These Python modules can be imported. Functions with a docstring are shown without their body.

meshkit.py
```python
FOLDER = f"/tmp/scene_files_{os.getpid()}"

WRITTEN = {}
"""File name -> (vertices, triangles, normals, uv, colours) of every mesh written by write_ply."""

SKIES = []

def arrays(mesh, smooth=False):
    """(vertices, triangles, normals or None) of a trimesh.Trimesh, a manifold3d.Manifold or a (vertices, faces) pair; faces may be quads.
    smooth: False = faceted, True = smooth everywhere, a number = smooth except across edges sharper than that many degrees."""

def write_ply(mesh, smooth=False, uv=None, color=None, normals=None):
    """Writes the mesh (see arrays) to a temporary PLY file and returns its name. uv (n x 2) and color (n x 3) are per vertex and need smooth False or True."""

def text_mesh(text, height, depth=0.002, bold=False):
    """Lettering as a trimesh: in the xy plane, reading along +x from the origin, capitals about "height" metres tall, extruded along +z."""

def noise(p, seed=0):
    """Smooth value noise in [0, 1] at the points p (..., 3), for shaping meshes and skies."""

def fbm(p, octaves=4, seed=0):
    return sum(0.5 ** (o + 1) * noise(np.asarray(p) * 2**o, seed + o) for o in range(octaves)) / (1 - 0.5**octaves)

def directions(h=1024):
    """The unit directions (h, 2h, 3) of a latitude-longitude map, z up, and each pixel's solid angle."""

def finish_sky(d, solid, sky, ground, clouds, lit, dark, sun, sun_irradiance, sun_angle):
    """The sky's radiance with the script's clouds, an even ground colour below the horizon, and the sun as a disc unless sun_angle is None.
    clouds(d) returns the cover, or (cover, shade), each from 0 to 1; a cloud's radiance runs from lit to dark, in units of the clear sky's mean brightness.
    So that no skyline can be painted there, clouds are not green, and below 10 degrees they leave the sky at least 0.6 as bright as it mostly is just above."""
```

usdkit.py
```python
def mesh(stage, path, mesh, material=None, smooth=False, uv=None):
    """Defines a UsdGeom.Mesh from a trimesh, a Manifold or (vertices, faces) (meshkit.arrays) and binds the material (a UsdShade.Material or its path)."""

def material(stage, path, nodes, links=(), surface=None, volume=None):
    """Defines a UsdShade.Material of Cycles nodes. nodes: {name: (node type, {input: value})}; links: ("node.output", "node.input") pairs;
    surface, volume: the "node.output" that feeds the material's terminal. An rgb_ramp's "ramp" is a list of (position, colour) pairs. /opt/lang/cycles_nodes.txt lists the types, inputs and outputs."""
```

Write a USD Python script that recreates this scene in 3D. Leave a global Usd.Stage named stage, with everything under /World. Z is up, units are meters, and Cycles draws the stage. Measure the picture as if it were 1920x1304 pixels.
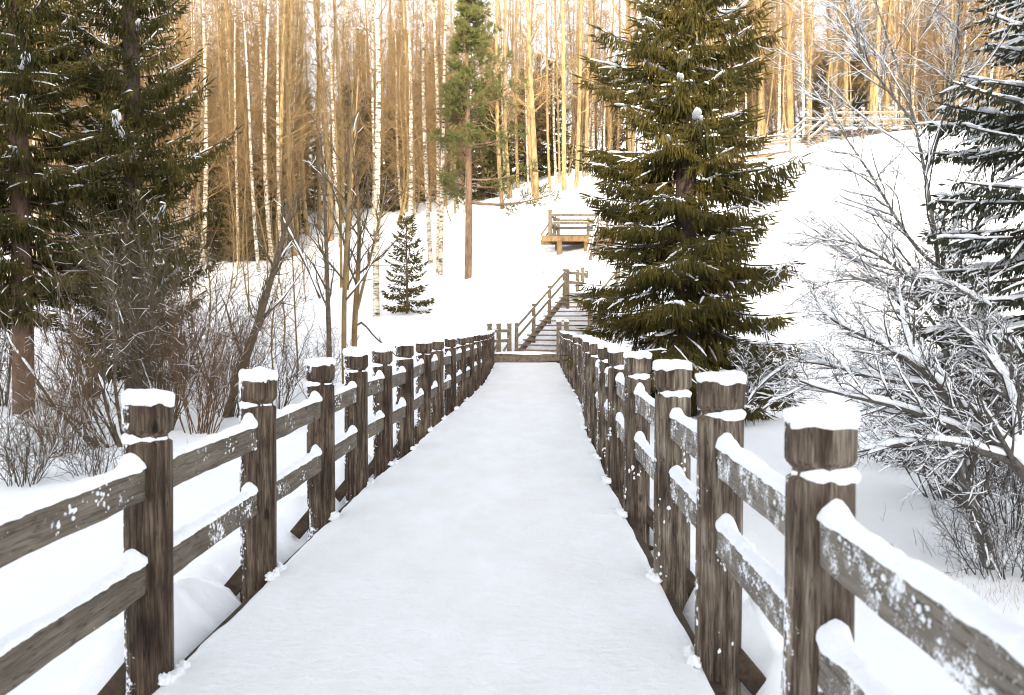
import math, random
import numpy as np, trimesh, usdkit, meshkit
from pxr import Usd, UsdGeom, UsdLux, UsdShade, Gf, Sdf, Vt
from scipy.interpolate import RBFInterpolator, RegularGridInterpolator, CubicSpline

random.seed(7)
stage = Usd.Stage.CreateInMemory()
UsdGeom.SetStageUpAxis(stage, UsdGeom.Tokens.z)
UsdGeom.SetStageMetersPerUnit(stage, 1.0)
UsdGeom.Xform.Define(stage, '/World')
UsdGeom.Scope.Define(stage, '/World/Looks')

# ------------------------------------------------------------------ camera, sky, sun, exposure
F = 1900.0                                   # focal length in pixels of the 1920 wide photograph
PITCH = math.atan(60.0 / F)
CAM = np.array([0.0, 0.0, 1.6])
cam = UsdGeom.Camera.Define(stage, '/World/camera')
cam.CreateHorizontalApertureAttr(36.0)
cam.CreateFocalLengthAttr(36.0 * F / 1920)
cam.CreateFStopAttr(4.5)
cam.CreateFocusDistanceAttr(15.0)
cam.CreateExposureAttr(2.10)
cam.AddTranslateOp().Set(Gf.Vec3d(*CAM))
cam.AddRotateXYZOp().Set(Gf.Vec3f(90 - math.degrees(PITCH), 0, 0))

SUN_EL, SUN_AZ = math.radians(11.0), math.atan2(-0.10, -1.0)      # low sun behind the camera, a little to the left
SD = np.array([math.cos(SUN_EL) * math.sin(SUN_AZ), math.cos(SUN_EL) * math.cos(SUN_AZ), math.sin(SUN_EL)])
sun = UsdLux.DistantLight.Define(stage, '/World/sun')
sun.CreateNormalizeAttr(True)
sun.CreateIntensityAttr(0.5)
sun.CreateAngleAttr(0.5)
sun.CreateColorAttr(Gf.Vec3f(0.60, 0.495, 0.335))
z_ = SD; x_ = np.cross([0, 0, 1.0], z_); x_ /= np.linalg.norm(x_); y_ = np.cross(z_, x_)
sun.AddTransformOp().Set(Gf.Matrix4d(*x_, 0, *y_, 0, *z_, 0, 0, 0, 0, 1))

M = {}
def mat(name, nodes, links, surface='p.BSDF'):
    M[name] = usdkit.material(stage, '/World/Looks/' + name, nodes, links, surface=surface)
    return M[name]

mat('sky_veil', {
    'sky': ('sky_texture', {'sky_type': 'single_scattering', 'sun_disc': False, 'sun_elevation': SUN_EL, 'sun_rotation': SUN_AZ, 'aerosol_density': 1.5}),
    'bw': ('rgb_to_bw', {}),
    'tc': ('texture_coordinate', {}),
    'n': ('noise_texture', {'scale': 2.2, 'detail': 6.0, 'roughness': 0.6}),
    'r': ('rgb_ramp', {'ramp': [(0.25, (.55,) * 3), (0.7, (.92,) * 3)]}),
    'tint': ('mix', {'mix_type': 'multiply', 'fac': 1.0, 'color2': (1.27, 1.265, 1.28)}),
    'm': ('mix', {}),
    'b': ('background_shader', {'strength': 0.15}),
}, [('sky.color', 'bw.color'), ('bw.val', 'tint.color1'), ('tc.generated', 'n.vector'), ('n.fac', 'r.fac'), ('r.color', 'm.fac'),
    ('sky.color', 'm.color1'), ('tint.color', 'm.color2'), ('m.color', 'b.color')], surface='b.background')
dome = UsdLux.DomeLight.Define(stage, '/World/sky')
UsdShade.MaterialBindingAPI.Apply(dome.GetPrim()).Bind(M['sky_veil'])
dome.GetPrim().SetCustomDataByKey('kind', 'structure')

# ------------------------------------------------------------------ materials
def ramp_mat(name, ramp, scale, coord='position', rough=0.85, bump=0.0, detail=5.0, bdist=0.01, frost=None, translucent=None, spec=0.25, island=0.0, fine=None, each=None):
    """Colour from stretched noise; frost = (direction, bias, scale): snow that has stuck to the side facing direction."""
    n = {'g': ('geometry', {}), 'tc': ('texture_coordinate', {}), 'mp': ('mapping', {'scale': scale}),
         'n': ('noise_texture', {'scale': 1.0, 'detail': detail, 'roughness': 0.62}), 'r': ('rgb_ramp', {'ramp': ramp}),
         'p': ('principled_bsdf', {'roughness': rough, 'specular_ior_level': spec})}
    src = 'g.position' if coord == 'position' else 'tc.object'
    l = [(src, 'mp.vector'), ('mp.vector', 'n.vector')]
    col = 'r.color'
    if fine:
        n['mp2'] = ('mapping', {'scale': fine}); n['n2'] = ('noise_texture', {'scale': 1.0, 'detail': 4.0, 'roughness': 0.7})
        n['n0'] = ('noise_texture', {'scale': 3.3, 'detail': 2.0})
        n['s1'] = ('math', {'math_type': 'multiply_add', 'value2': 0.55, 'value3': -0.275})
        n['s2'] = ('math', {'math_type': 'add'})
        n['s3'] = ('math', {'math_type': 'multiply_add', 'value2': 0.5, 'value3': -0.25})
        n['s4'] = ('math', {'math_type': 'add'})
        n['mp3'] = ('mapping', {'scale': tuple(c * .42 for c in fine[:3]), 'location': (3.1, 1.7, .4)}); n['n3'] = ('noise_texture', {'scale': 1.0, 'detail': 2.0})
        n['cr'] = ('rgb_ramp', {'ramp': [(0.462, (1.,) * 3), (0.487, (.22,) * 3), (0.495, (.22,) * 3), (0.52, (1.,) * 3)]})
        n['cm'] = ('mix', {'mix_type': 'multiply', 'fac': .8})
        l += [(src, 'mp2.vector'), ('mp2.vector', 'n2.vector'), (src, 'n0.vector'), ('n2.fac', 's1.value1'), ('n.fac', 's2.value1'), ('s1.value', 's2.value2'), ('n0.fac', 's3.value1'),
              ('s2.value', 's4.value1'), ('s3.value', 's4.value2'), ('s4.value', 'r.fac'), (src, 'mp3.vector'), ('mp3.vector', 'n3.vector'), ('n3.fac', 'cr.fac'), ('r.color', 'cm.color1'), ('cr.color', 'cm.color2')]
        n['mp4'] = ('mapping', {'scale': tuple(5.5 if c > 20 else 2.6 for c in fine), 'location': (.7, .2, .9)}); n['v'] = ('voronoi_texture', {'scale': 1.0, 'randomness': 1.0})
        n['vr'] = ('rgb_ramp', {'ramp': [(0.0, (.12,) * 3), (0.07, (.2,) * 3), (0.13, (1.,) * 3), (1.0, (1.,) * 3)]})
        n['km'] = ('mix', {'mix_type': 'multiply', 'fac': .85})
        l += [(src, 'mp4.vector'), ('mp4.vector', 'v.vector'), ('v.distance', 'vr.fac'), ('cm.color', 'km.color1'), ('vr.color', 'km.color2')]
        col = 'km.color'
    else:
        l.append(('n.fac', 'r.fac'))
    if island:
        n['ir'] = ('map_range', {'from_min': 0.0, 'from_max': 1.0, 'to_min': 1 - island, 'to_max': 1 + island})
        n['im'] = ('mix', {'mix_type': 'multiply', 'fac': 1.0})
        l += [('g.random_per_island', 'ir.value'), (col, 'im.color1'), ('ir.result', 'im.color2')]
        col = 'im.color'
    if each:
        n['oi'] = ('object_info', {}); n['er'] = ('rgb_ramp', {'ramp': each}); n['em'] = ('mix', {'mix_type': 'multiply', 'fac': 1.0})
        l += [('oi.random', 'er.fac'), (col, 'em.color1'), ('er.color', 'em.color2')]
        col = 'em.color'
    if frost:
        d, bias, fs = frost
        n['fd'] = ('vector_math', {'math_type': 'dot_product', 'vector2': d})
        n['f1'] = ('noise_texture', {'scale': fs, 'detail': 6.0, 'roughness': 0.7})
        n['f2'] = ('noise_texture', {'scale': fs * 0.09, 'detail': 2.0})
        n['a1'] = ('math', {'math_type': 'multiply_add', 'value2': 0.42, 'value3': bias})
        n['a2'] = ('math', {'math_type': 'multiply_add', 'value2': 1.3})
        n['a3'] = ('math', {'math_type': 'multiply_add', 'value2': 0.9})
        n['fr'] = ('map_range', {'range_type': 'smoothstep', 'from_min': 1.46, 'from_max': 1.56})
        n['fm'] = ('mix', {'color2': (.84, .86, .9)})
        l += [('g.normal', 'fd.vector1'), ('fd.value', 'a1.value1'), (src, 'f1.vector'), (src, 'f2.vector'),
              ('f1.fac', 'a2.value1'), ('a1.value', 'a2.value3'), ('f2.fac', 'a3.value1'), ('a2.value', 'a3.value3'),
              ('a3.value', 'fr.value'), ('fr.result', 'fm.fac'), (col, 'fm.color1')]
        col = 'fm.color'
    l.append((col, 'p.base_color'))
    if bump:
        n['bp'] = ('bump', {'strength': bump, 'distance': bdist})
        l += [('n.fac', 'bp.height'), ('bp.normal', 'p.normal')]
    surf = 'p.BSDF'
    if translucent:
        n['t'] = ('translucent_bsdf', {}); n['mx'] = ('mix_closure', {'fac': translucent})
        l += [(col, 't.color'), ('p.BSDF', 'mx.closure1'), ('t.BSDF', 'mx.closure2')]
        surf = 'mx.closure'
    return mat(name, n, l, surf)

def snow_mat(name, tint=(.90, .91, .93), dirt=0.0, bump=0.35, scale=7.0):
    n = {'g': ('geometry', {}), 'n1': ('noise_texture', {'scale': scale, 'detail': 7.0, 'roughness': 0.6}),
         'n2': ('noise_texture', {'scale': 120.0, 'detail': 3.0, 'roughness': 0.7}),
         'ad': ('math', {'math_type': 'multiply_add', 'value2': 0.16}),
         'bp': ('bump', {'strength': bump, 'distance': 0.03}),
         'mp': ('mapping', {'scale': (2.2, 0.9, 2.0)}), 'n3': ('noise_texture', {'scale': 1.0, 'detail': 8.0, 'roughness': 0.68}),
         'r': ('rgb_ramp', {'ramp': [(0.35, tint), (0.72, tuple(c * k for c, k in zip(tint, (1 - dirt * .8, 1 - dirt, 1 - dirt * 1.5))))]}),
         'p': ('principled_bsdf', {'roughness': 0.65, 'specular_ior_level': 0.2})}
    l = [('g.position', 'n1.vector'), ('g.position', 'n2.vector'), ('n2.fac', 'ad.value1'), ('n1.fac', 'ad.value3'), ('ad.value', 'bp.height'),
         ('bp.normal', 'p.normal'), ('g.position', 'mp.vector'), ('mp.vector', 'n3.vector'), ('n3.fac', 'r.fac'), ('r.color', 'p.base_color')]
    return mat(name, n, l)

snow_mat('snow', dirt=0.02)
snow_mat('snow_trodden', tint=(.88, .895, .92), dirt=0.10, bump=0.8, scale=13.0)
snow_mat('snow_clump', bump=0.5, scale=24.0)
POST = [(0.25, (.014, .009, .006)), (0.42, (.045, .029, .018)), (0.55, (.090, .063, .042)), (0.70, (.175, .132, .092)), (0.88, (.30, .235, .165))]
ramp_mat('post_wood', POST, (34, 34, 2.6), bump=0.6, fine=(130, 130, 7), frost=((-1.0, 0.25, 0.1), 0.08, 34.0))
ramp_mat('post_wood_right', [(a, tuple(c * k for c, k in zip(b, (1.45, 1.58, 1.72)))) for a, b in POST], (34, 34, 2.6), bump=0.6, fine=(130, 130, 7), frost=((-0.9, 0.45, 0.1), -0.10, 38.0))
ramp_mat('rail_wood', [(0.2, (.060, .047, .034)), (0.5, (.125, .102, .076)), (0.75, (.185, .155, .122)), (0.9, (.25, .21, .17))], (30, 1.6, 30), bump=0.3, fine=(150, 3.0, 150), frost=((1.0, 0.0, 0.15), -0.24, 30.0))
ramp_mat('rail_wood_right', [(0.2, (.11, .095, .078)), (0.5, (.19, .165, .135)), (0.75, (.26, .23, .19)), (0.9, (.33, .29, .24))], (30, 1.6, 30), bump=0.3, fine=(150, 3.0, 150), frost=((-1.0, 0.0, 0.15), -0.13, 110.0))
ramp_mat('stair_wood', [(0.3, (.075, .057, .038)), (0.5, (.155, .12, .082)), (0.75, (.25, .198, .14))], (9, 9, 9), bump=0.3)
ramp_mat('beam_wood', [(0.3, (.12, .070, .032)), (0.55, (.24, .15, .075)), (0.75, (.32, .21, .115))], (9, 9, 3), bump=0.3)
ramp_mat('dark_wood', [(0.3, (.02, .014, .01)), (0.7, (.09, .062, .04))], (14, 14, 14), bump=0.5)
ramp_mat('spruce_bark', [(0.3, (.028, .020, .015)), (0.6, (.085, .062, .046)), (0.8, (.15, .12, .095))], (14, 14, 4), bump=0.8, bdist=.02)
ramp_mat('spruce_bark_red', [(0.3, (.06, .036, .024)), (0.6, (.15, .095, .065)), (0.8, (.24, .17, .125))], (14, 14, 4), bump=0.8, bdist=.02)
ramp_mat('spruce_needles_olive', [(0.3, (.030, .034, .007)), (0.5, (.108, .092, .017)), (0.68, (.25, .182, .036))], (1.6, 1.6, 1.6), rough=.6, translucent=.22, island=.35)
ramp_mat('spruce_needles_dark', [(0.3, (.022, .026, .006)), (0.50, (.080, .072, .014)), (0.68, (.22, .17, .034))], (1.6, 1.6, 1.6), rough=.6, translucent=.2, island=.35)
ramp_mat('spruce_needles_grey', [(0.3, (.028, .036, .020)), (0.55, (.065, .072, .040)), (0.75, (.11, .11, .065))], (2.2, 2.2, 2.2), rough=.6, translucent=.2, island=.35)
ramp_mat('forest_needles', [(0.3, (.038, .038, .012)), (0.55, (.095, .082, .026)), (0.75, (.16, .125, .042))], (.6, .6, .6), coord='object', rough=.7, translucent=.2, island=.3)
ramp_mat('pine_needles', [(0.3, (.085, .10, .030)), (0.5, (.15, .155, .045)), (0.72, (.22, .20, .07))], (1.2, 1.2, 1.2), rough=.6, translucent=.2, island=.3)
ramp_mat('aspen_bark', [(0.3, (.085, .058, .030)), (0.45, (.19, .135, .066)), (0.55, (.265, .19, .094)), (0.75, (.34, .262, .14))], (7, 7, 1.6), coord='object', each=[(0.0, (.84, .86, .90)), (0.25, (1.10, 1.02, .92)), (0.5, (1.02, 1.08, 1.10)), (0.75, (1.28, 1.26, 1.18)), (1.0, (.98, .94, .90))], bump=.2)
ramp_mat('aspen_twig', [(0.3, (.15, .10, .046)), (0.7, (.28, .195, .095))], (3, 3, 3), coord='object', each=[(0.0, (.84, .86, .90)), (0.25, (1.10, 1.02, .92)), (0.5, (1.02, 1.08, 1.10)), (0.75, (1.28, 1.26, 1.18)), (1.0, (.98, .94, .90))])
ramp_mat('birch_bark', [(0.38, (.05, .042, .036)), (0.45, (.26, .22, .17)), (0.52, (.47, .42, .35)), (0.8, (.62, .57, .49))], (3, 3, 9), coord='object', each=[(0.0, (.84, .86, .90)), (0.25, (1.10, 1.02, .92)), (0.5, (1.02, 1.08, 1.10)), (0.75, (1.28, 1.26, 1.18)), (1.0, (.98, .94, .90))], bump=.2)
ramp_mat('birch_twig', [(0.3, (.10, .060, .026)), (0.7, (.225, .145, .068))], (3, 3, 3), coord='object', each=[(0.0, (.84, .86, .90)), (0.25, (1.10, 1.02, .92)), (0.5, (1.02, 1.08, 1.10)), (0.75, (1.28, 1.26, 1.18)), (1.0, (.98, .94, .90))])
ramp_mat('sapling_bark', [(0.3, (.12, .080, .036)), (0.7, (.27, .19, .09))], (8, 8, 3), coord='object', each=[(0.0, (.84, .86, .90)), (0.25, (1.10, 1.02, .92)), (0.5, (1.02, 1.08, 1.10)), (0.75, (1.28, 1.26, 1.18)), (1.0, (.98, .94, .90))])
ramp_mat('pine_bark', [(0.3, (.075, .047, .030)), (0.55, (.165, .103, .064)), (0.8, (.25, .165, .10))], (7, 7, 2.5), bump=.5)
ramp_mat('alder_bark', [(0.3, (.040, .034, .029)), (0.6, (.115, .10, .086)), (0.8, (.22, .20, .18))], (26, 26, 26), bump=.5)
ramp_mat('lichen_bark', [(0.3, (.07, .065, .055)), (0.55, (.18, .17, .15)), (0.75, (.40, .39, .36))], (16, 16, 9), bump=.6)
ramp_mat('willow_bark', [(0.3, (.045, .034, .022)), (0.6, (.125, .096, .064)), (0.8, (.21, .165, .112))], (12, 12, 12))
ramp_mat('red_twig', [(0.3, (.070, .040, .022)), (0.6, (.165, .098, .054)), (0.8, (.25, .16, .095))], (6, 6, 6))
ramp_mat('dry_grass', [(0.3, (.22, .15, .075)), (0.7, (.42, .31, .17))], (6, 6, 6))

# ------------------------------------------------------------------ scene helpers
used = {}
def numbered(parent, name):
    k = used.get((parent, name), 0)
    used[(parent, name)] = k + 1
    return f'{parent}/{name}' + (f'_{k:03d}' if k else '')

def said(prim, label=None, cat=None, group=None, kind=None):
    for k, v in (('label', label), ('category', cat), ('group', group), ('kind', kind)):
        if v:
            prim.SetCustomDataByKey(k, v)
    return prim

def thing(name, label, cat, loc=(0, 0, 0), group=None):
    x = UsdGeom.Xform.Define(stage, numbered('/World', name))
    x.AddTranslateOp().Set(Gf.Vec3d(*map(float, loc)))
    return said(x.GetPrim(), label, cat, group)

def part(parent, name, mesh, m, label=None, smooth=True, kind=None, origin=None):
    """A mesh prim under parent (a prim) or under /World; vertices are given in world space and stored about the thing's base."""
    top = parent.GetPath().pathString if parent else '/World'
    v, f = (mesh.vertices, mesh.faces) if hasattr(mesh, 'vertices') else mesh
    v = np.asarray(v, float); f = np.asarray(f, int)
    if parent:
        root = parent
        while root.GetParent().GetPath() != Sdf.Path('/World'):
            root = root.GetParent()
        t = root.GetAttribute('xformOp:translate')
        if origin is None and t and t.HasAuthoredValue():
            v = v - np.array(t.Get())
    g = usdkit.mesh(stage, numbered(top, name), (v, f), M[m], smooth=smooth)
    return said(g.GetPrim(), label, kind=kind)

def again(proto, label, loc, rot=(0, 0, 0), scale=(1, 1, 1), group=None, name=None):
    p = stage.GetPrimAtPath(proto)
    x = UsdGeom.Xform.Define(stage, numbered('/World', name or p.GetName().rsplit('_0', 1)[0]))
    x.GetPrim().GetReferences().AddInternalReference(proto)
    x.GetPrim().SetInstanceable(True)
    x.GetPrim().GetAttribute('xformOp:translate').Set(Gf.Vec3d(*map(float, loc)))
    x.GetPrim().GetAttribute('xformOp:rotateZYX').Set(Gf.Vec3f(*map(float, rot)))
    x.GetPrim().GetAttribute('xformOp:scale').Set(Gf.Vec3f(*map(float, scale)))
    return said(x.GetPrim(), label, None, group)

def cat(ms):
    vs, fs, n = [], [], 0
    for m in ms:
        v, f = (m.vertices, m.faces) if hasattr(m, 'vertices') else m
        if len(v):
            vs.append(np.asarray(v)); fs.append(np.asarray(f) + n); n += len(v)
    return (np.vstack(vs), np.vstack(fs)) if vs else (np.zeros((0, 3)), np.zeros((0, 3), int))

def P(px, py, Y):
    """The point at depth Y seen at pixel (px, py) of the photograph."""
    dx, dy = (px - 960) / F, (652 - py) / F
    d = np.array([dx, math.cos(PITCH) + dy * math.sin(PITCH), -math.sin(PITCH) + dy * math.cos(PITCH)])
    return CAM + d * (Y / d[1])

def unit(v):
    v = np.asarray(v, float)
    return v / (np.linalg.norm(v, axis=-1, keepdims=True) + 1e-12)

def tubes(Pts, R, sides=4):
    """Pts (N, k, 3), R (N, k): N tapered tubes in one mesh."""
    Pts, R = np.asarray(Pts, float), np.asarray(R, float)
    if Pts.ndim == 2:
        Pts, R = Pts[None], R[None]
    N, k = R.shape
    if N == 0:
        return np.zeros((0, 3)), np.zeros((0, 3), int)
    t = unit(np.gradient(Pts, axis=1))
    ref = np.where(np.abs(t[:, :1, 2:]) < 0.75, [0, 0, 1.0], [1.0, 0, 0])
    a = unit(np.cross(t, np.broadcast_to(ref, t.shape))); b = np.cross(t, a)
    ang = np.arange(sides) * 2 * np.pi / sides
    v = Pts[:, :, None] + R[:, :, None, None] * (np.cos(ang)[:, None] * a[:, :, None] + np.sin(ang)[:, None] * b[:, :, None])
    n, i, j = np.meshgrid(np.arange(N), np.arange(k - 1), np.arange(sides), indexing='ij')
    q = lambda i, j: n * k * sides + i * sides + j % sides
    A, B, C, D = q(i, j), q(i, j + 1), q(i + 1, j + 1), q(i + 1, j)
    f = np.concatenate([np.stack([A, C, B], -1).reshape(-1, 3), np.stack([A, D, C], -1).reshape(-1, 3)])
    return v.reshape(-1, 3), f

def curve(pts, n, radii):
    pts = np.asarray(pts, float)
    s = np.r_[0, np.cumsum(np.linalg.norm(np.diff(pts, axis=0), axis=1))]
    u = np.linspace(0, s[-1], n)
    p = CubicSpline(s, pts)(u) if len(pts) > 2 else np.stack([np.interp(u, s, pts[:, k]) for k in range(3)], 1)
    return p, np.interp(u, s, np.interp(s, np.linspace(0, s[-1], len(radii)), radii)) if len(radii) != len(pts) else np.interp(u, s, radii)

def ramify(rng, Pp, R, m, t0, t1, L, ang=.8, up=.1, wob=.12, rr=.55, rmin=.0035, n=5, flat=0., tmin=.22):
    """m children on every parent polyline. L: length as a function of (t, parent length)."""
    Pp, R = np.asarray(Pp), np.asarray(R)
    N, k = R.shape
    plen = np.linalg.norm(np.diff(Pp, axis=1), axis=2).sum(1)
    t = t0 + (t1 - t0) * (np.arange(m) + rng.random((N, m))) / m
    i = np.minimum((t * (k - 1)).astype(int), k - 2); f = (t * (k - 1) - i)[..., None]
    r_ = np.arange(N)[:, None]
    pos = Pp[r_, i] * (1 - f) + Pp[r_, i + 1] * f
    tan = unit(Pp[r_, i + 1] - Pp[r_, i])
    rad = R[r_, i] * (1 - f[..., 0]) + R[r_, i + 1] * f[..., 0]
    ref = np.where(np.abs(tan[..., 2:]) < 0.9, [0, 0, 1.0], [1.0, 0, 0])
    a = unit(np.cross(tan, ref)); b = np.cross(tan, a)
    phi = np.arange(m) * 2.4 + rng.random((N, 1)) * 6.28 + rng.normal(0, .5, (N, m))
    an = (ang + rng.normal(0, .16, (N, m)))[..., None]
    d = np.cos(an) * tan + np.sin(an) * (a * np.cos(phi)[..., None] + b * np.sin(phi)[..., None] * (1 - flat))
    d = unit(d).reshape(-1, 3)
    ln = (L(t, plen[:, None]) * rng.uniform(.6, 1.15, (N, m))).reshape(-1)
    rs = np.maximum(rad.reshape(-1) * rr, rmin)
    p = pos.reshape(-1, 3); out = [p]
    for q in range(n - 1):
        d = unit(d + rng.normal(0, wob, d.shape) + np.array([0, 0, up]))
        p = p + d * (ln / (n - 1))[:, None]; out.append(p)
    return np.stack(out, 1), rs[:, None] * np.linspace(1, tmin, n)[None]

def snow_on(rng, Pp, R, frac, th, sides=5, steep=.8, part_=True, bits=False):
    """Snow lying along the flatter twigs and branches."""
    if len(Pp) == 0:
        return np.zeros((0, 3)), np.zeros((0, 3), int)
    t = unit(Pp[:, -1] - Pp[:, 0])
    ok = (np.abs(t[:, 2]) < steep) & (rng.random(len(Pp)) < frac)
    Pp, R = Pp[ok], R[ok]
    if len(Pp) == 0:
        return np.zeros((0, 3)), np.zeros((0, 3), int)
    N, k = R.shape
    if part_:
        u0 = rng.uniform(0, .25, N); u1 = rng.uniform(.75, 1, N)
    else:
        u0, u1 = np.zeros(N), np.ones(N)
    if bits:
        u0 = rng.uniform(0, .75, N); u1 = u0 + rng.uniform(.08, .28, N)
    kk = max(k, 5)
    u = u0[:, None] + (u1 - u0)[:, None] * np.linspace(0, 1, kk)
    i = np.minimum((u * (k - 1)).astype(int), k - 2); f = (u * (k - 1) - i)
    r_ = np.arange(N)[:, None]
    p = Pp[r_, i] * (1 - f[..., None]) + Pp[r_, i + 1] * f[..., None]
    r = R[r_, i] * (1 - f) + R[r_, i + 1] * f
    w = (r * .75 + th * rng.uniform(.4, 1.3, (N, kk)))
    w[:, 0] *= .5; w[:, -1] *= .4
    p = p + np.array([0, 0, 1.0]) * (r * .9 + w * .8)[..., None]
    return tubes(p, w, sides)

ICO = {s: trimesh.creation.icosphere(subdivisions=s) for s in (1, 2, 3)}
def blob(c, ax, ay, az, seed, rough=.35, sub=2, freq=1.7):
    """A lump of snow with half axes ax, ay, az (vectors), flat underneath."""
    v = ICO[sub].vertices
    d = 1 + rough * (meshkit.fbm(v * freq + seed * 7.3, 3, seed % 97) - .5) * 2
    q = v * d[:, None]
    q[:, 2] = np.where(q[:, 2] < 0, q[:, 2] * .35, q[:, 2])
    return np.asarray(c) + q[:, :1] * ax + q[:, 1:2] * ay + q[:, 2:] * az, ICO[sub].faces

def beam(p, q, w, h, up=(0, 0, 1.0)):
    """A sawn timber from p to q, w wide and h high."""
    p, q = np.asarray(p, float), np.asarray(q, float)
    t = unit(q - p); s = unit(np.cross(t, up)); u = np.cross(s, t)
    c = .10 * min(w, h)
    prof = [(-w / 2 + c, -h / 2), (w / 2 - c, -h / 2), (w / 2, -h / 2 + c), (w / 2, h / 2 - c), (w / 2 - c, h / 2), (-w / 2 + c, h / 2), (-w / 2, h / 2 - c), (-w / 2, -h / 2 + c)]
    v = np.array([e + s * a + u * b for e in (p, q) for a, b in prof])
    f = [[i, (i + 1) % 8, 8 + (i + 1) % 8] for i in range(8)] + [[i, 8 + (i + 1) % 8, 8 + i] for i in range(8)]
    f += [[0, i + 1, i] for i in range(1, 7)] + [[8, 8 + i, 9 + i] for i in range(1, 7)]
    return v, np.array(f)

def lathe(prof, seg, shape=None):
    """prof: (z, r) rows; shape(theta, z) multiplies the radius."""
    prof = np.asarray(prof, float)
    th = np.arange(seg) * 2 * np.pi / seg
    r = prof[:, 1:2] * np.ones(seg)
    if shape is not None:
        r = r * shape(th[None, :] + 0 * r, prof[:, :1] + 0 * r)
    v = np.stack([r * np.cos(th), r * np.sin(th), prof[:, :1] + 0 * r], -1).reshape(-1, 3)
    i, j = np.meshgrid(np.arange(len(prof) - 1), np.arange(seg), indexing='ij')
    A, B, C, D = i * seg + j, i * seg + (j + 1) % seg, (i + 1) * seg + (j + 1) % seg, (i + 1) * seg + j
    return v, np.concatenate([np.stack([A, B, C], -1).reshape(-1, 3), np.stack([A, C, D], -1).reshape(-1, 3)])

# ------------------------------------------------------------------ ground
LY = np.array([-6, 2.75, 4.52, 6.29, 8.08, 9.62, 11.0, 12.3, 14.2, 15.9, 17.8, 19.9, 22.0, 24.2, 26.5, 28.8, 31.2, 33.5, 36.0, 38.4])
LX = np.array([-1.85, -1.65, -1.605, -1.555, -1.50, -1.453, -1.375, -1.27, -1.225, -1.155, -1.06, -.98, -.90, -.83, -.78, -.765, -.75, -.74, -.74, -.74])
RY = np.array([-6, 1.5, 3.1, 4.73, 6.2, 8.2, 9.87, 11.47, 13.05, 14.5, 16.6, 18.6, 20.6, 22.8, 25.0, 27.3, 29.6, 31.9, 34.2, 36.5, 38.5])
RX = np.array([.84, .885, .915, .94, .955, .985, 1.005, 1.045, 1.07, 1.12, 1.23, 1.33, 1.41, 1.46, 1.50, 1.55, 1.61, 1.68, 1.75, 1.82, 1.88])
def deck_z(y): return np.interp(y, [-6, 15, 20, 26, 32, 40], [0, 0, -.05, -.115, -.18, -.24])

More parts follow.
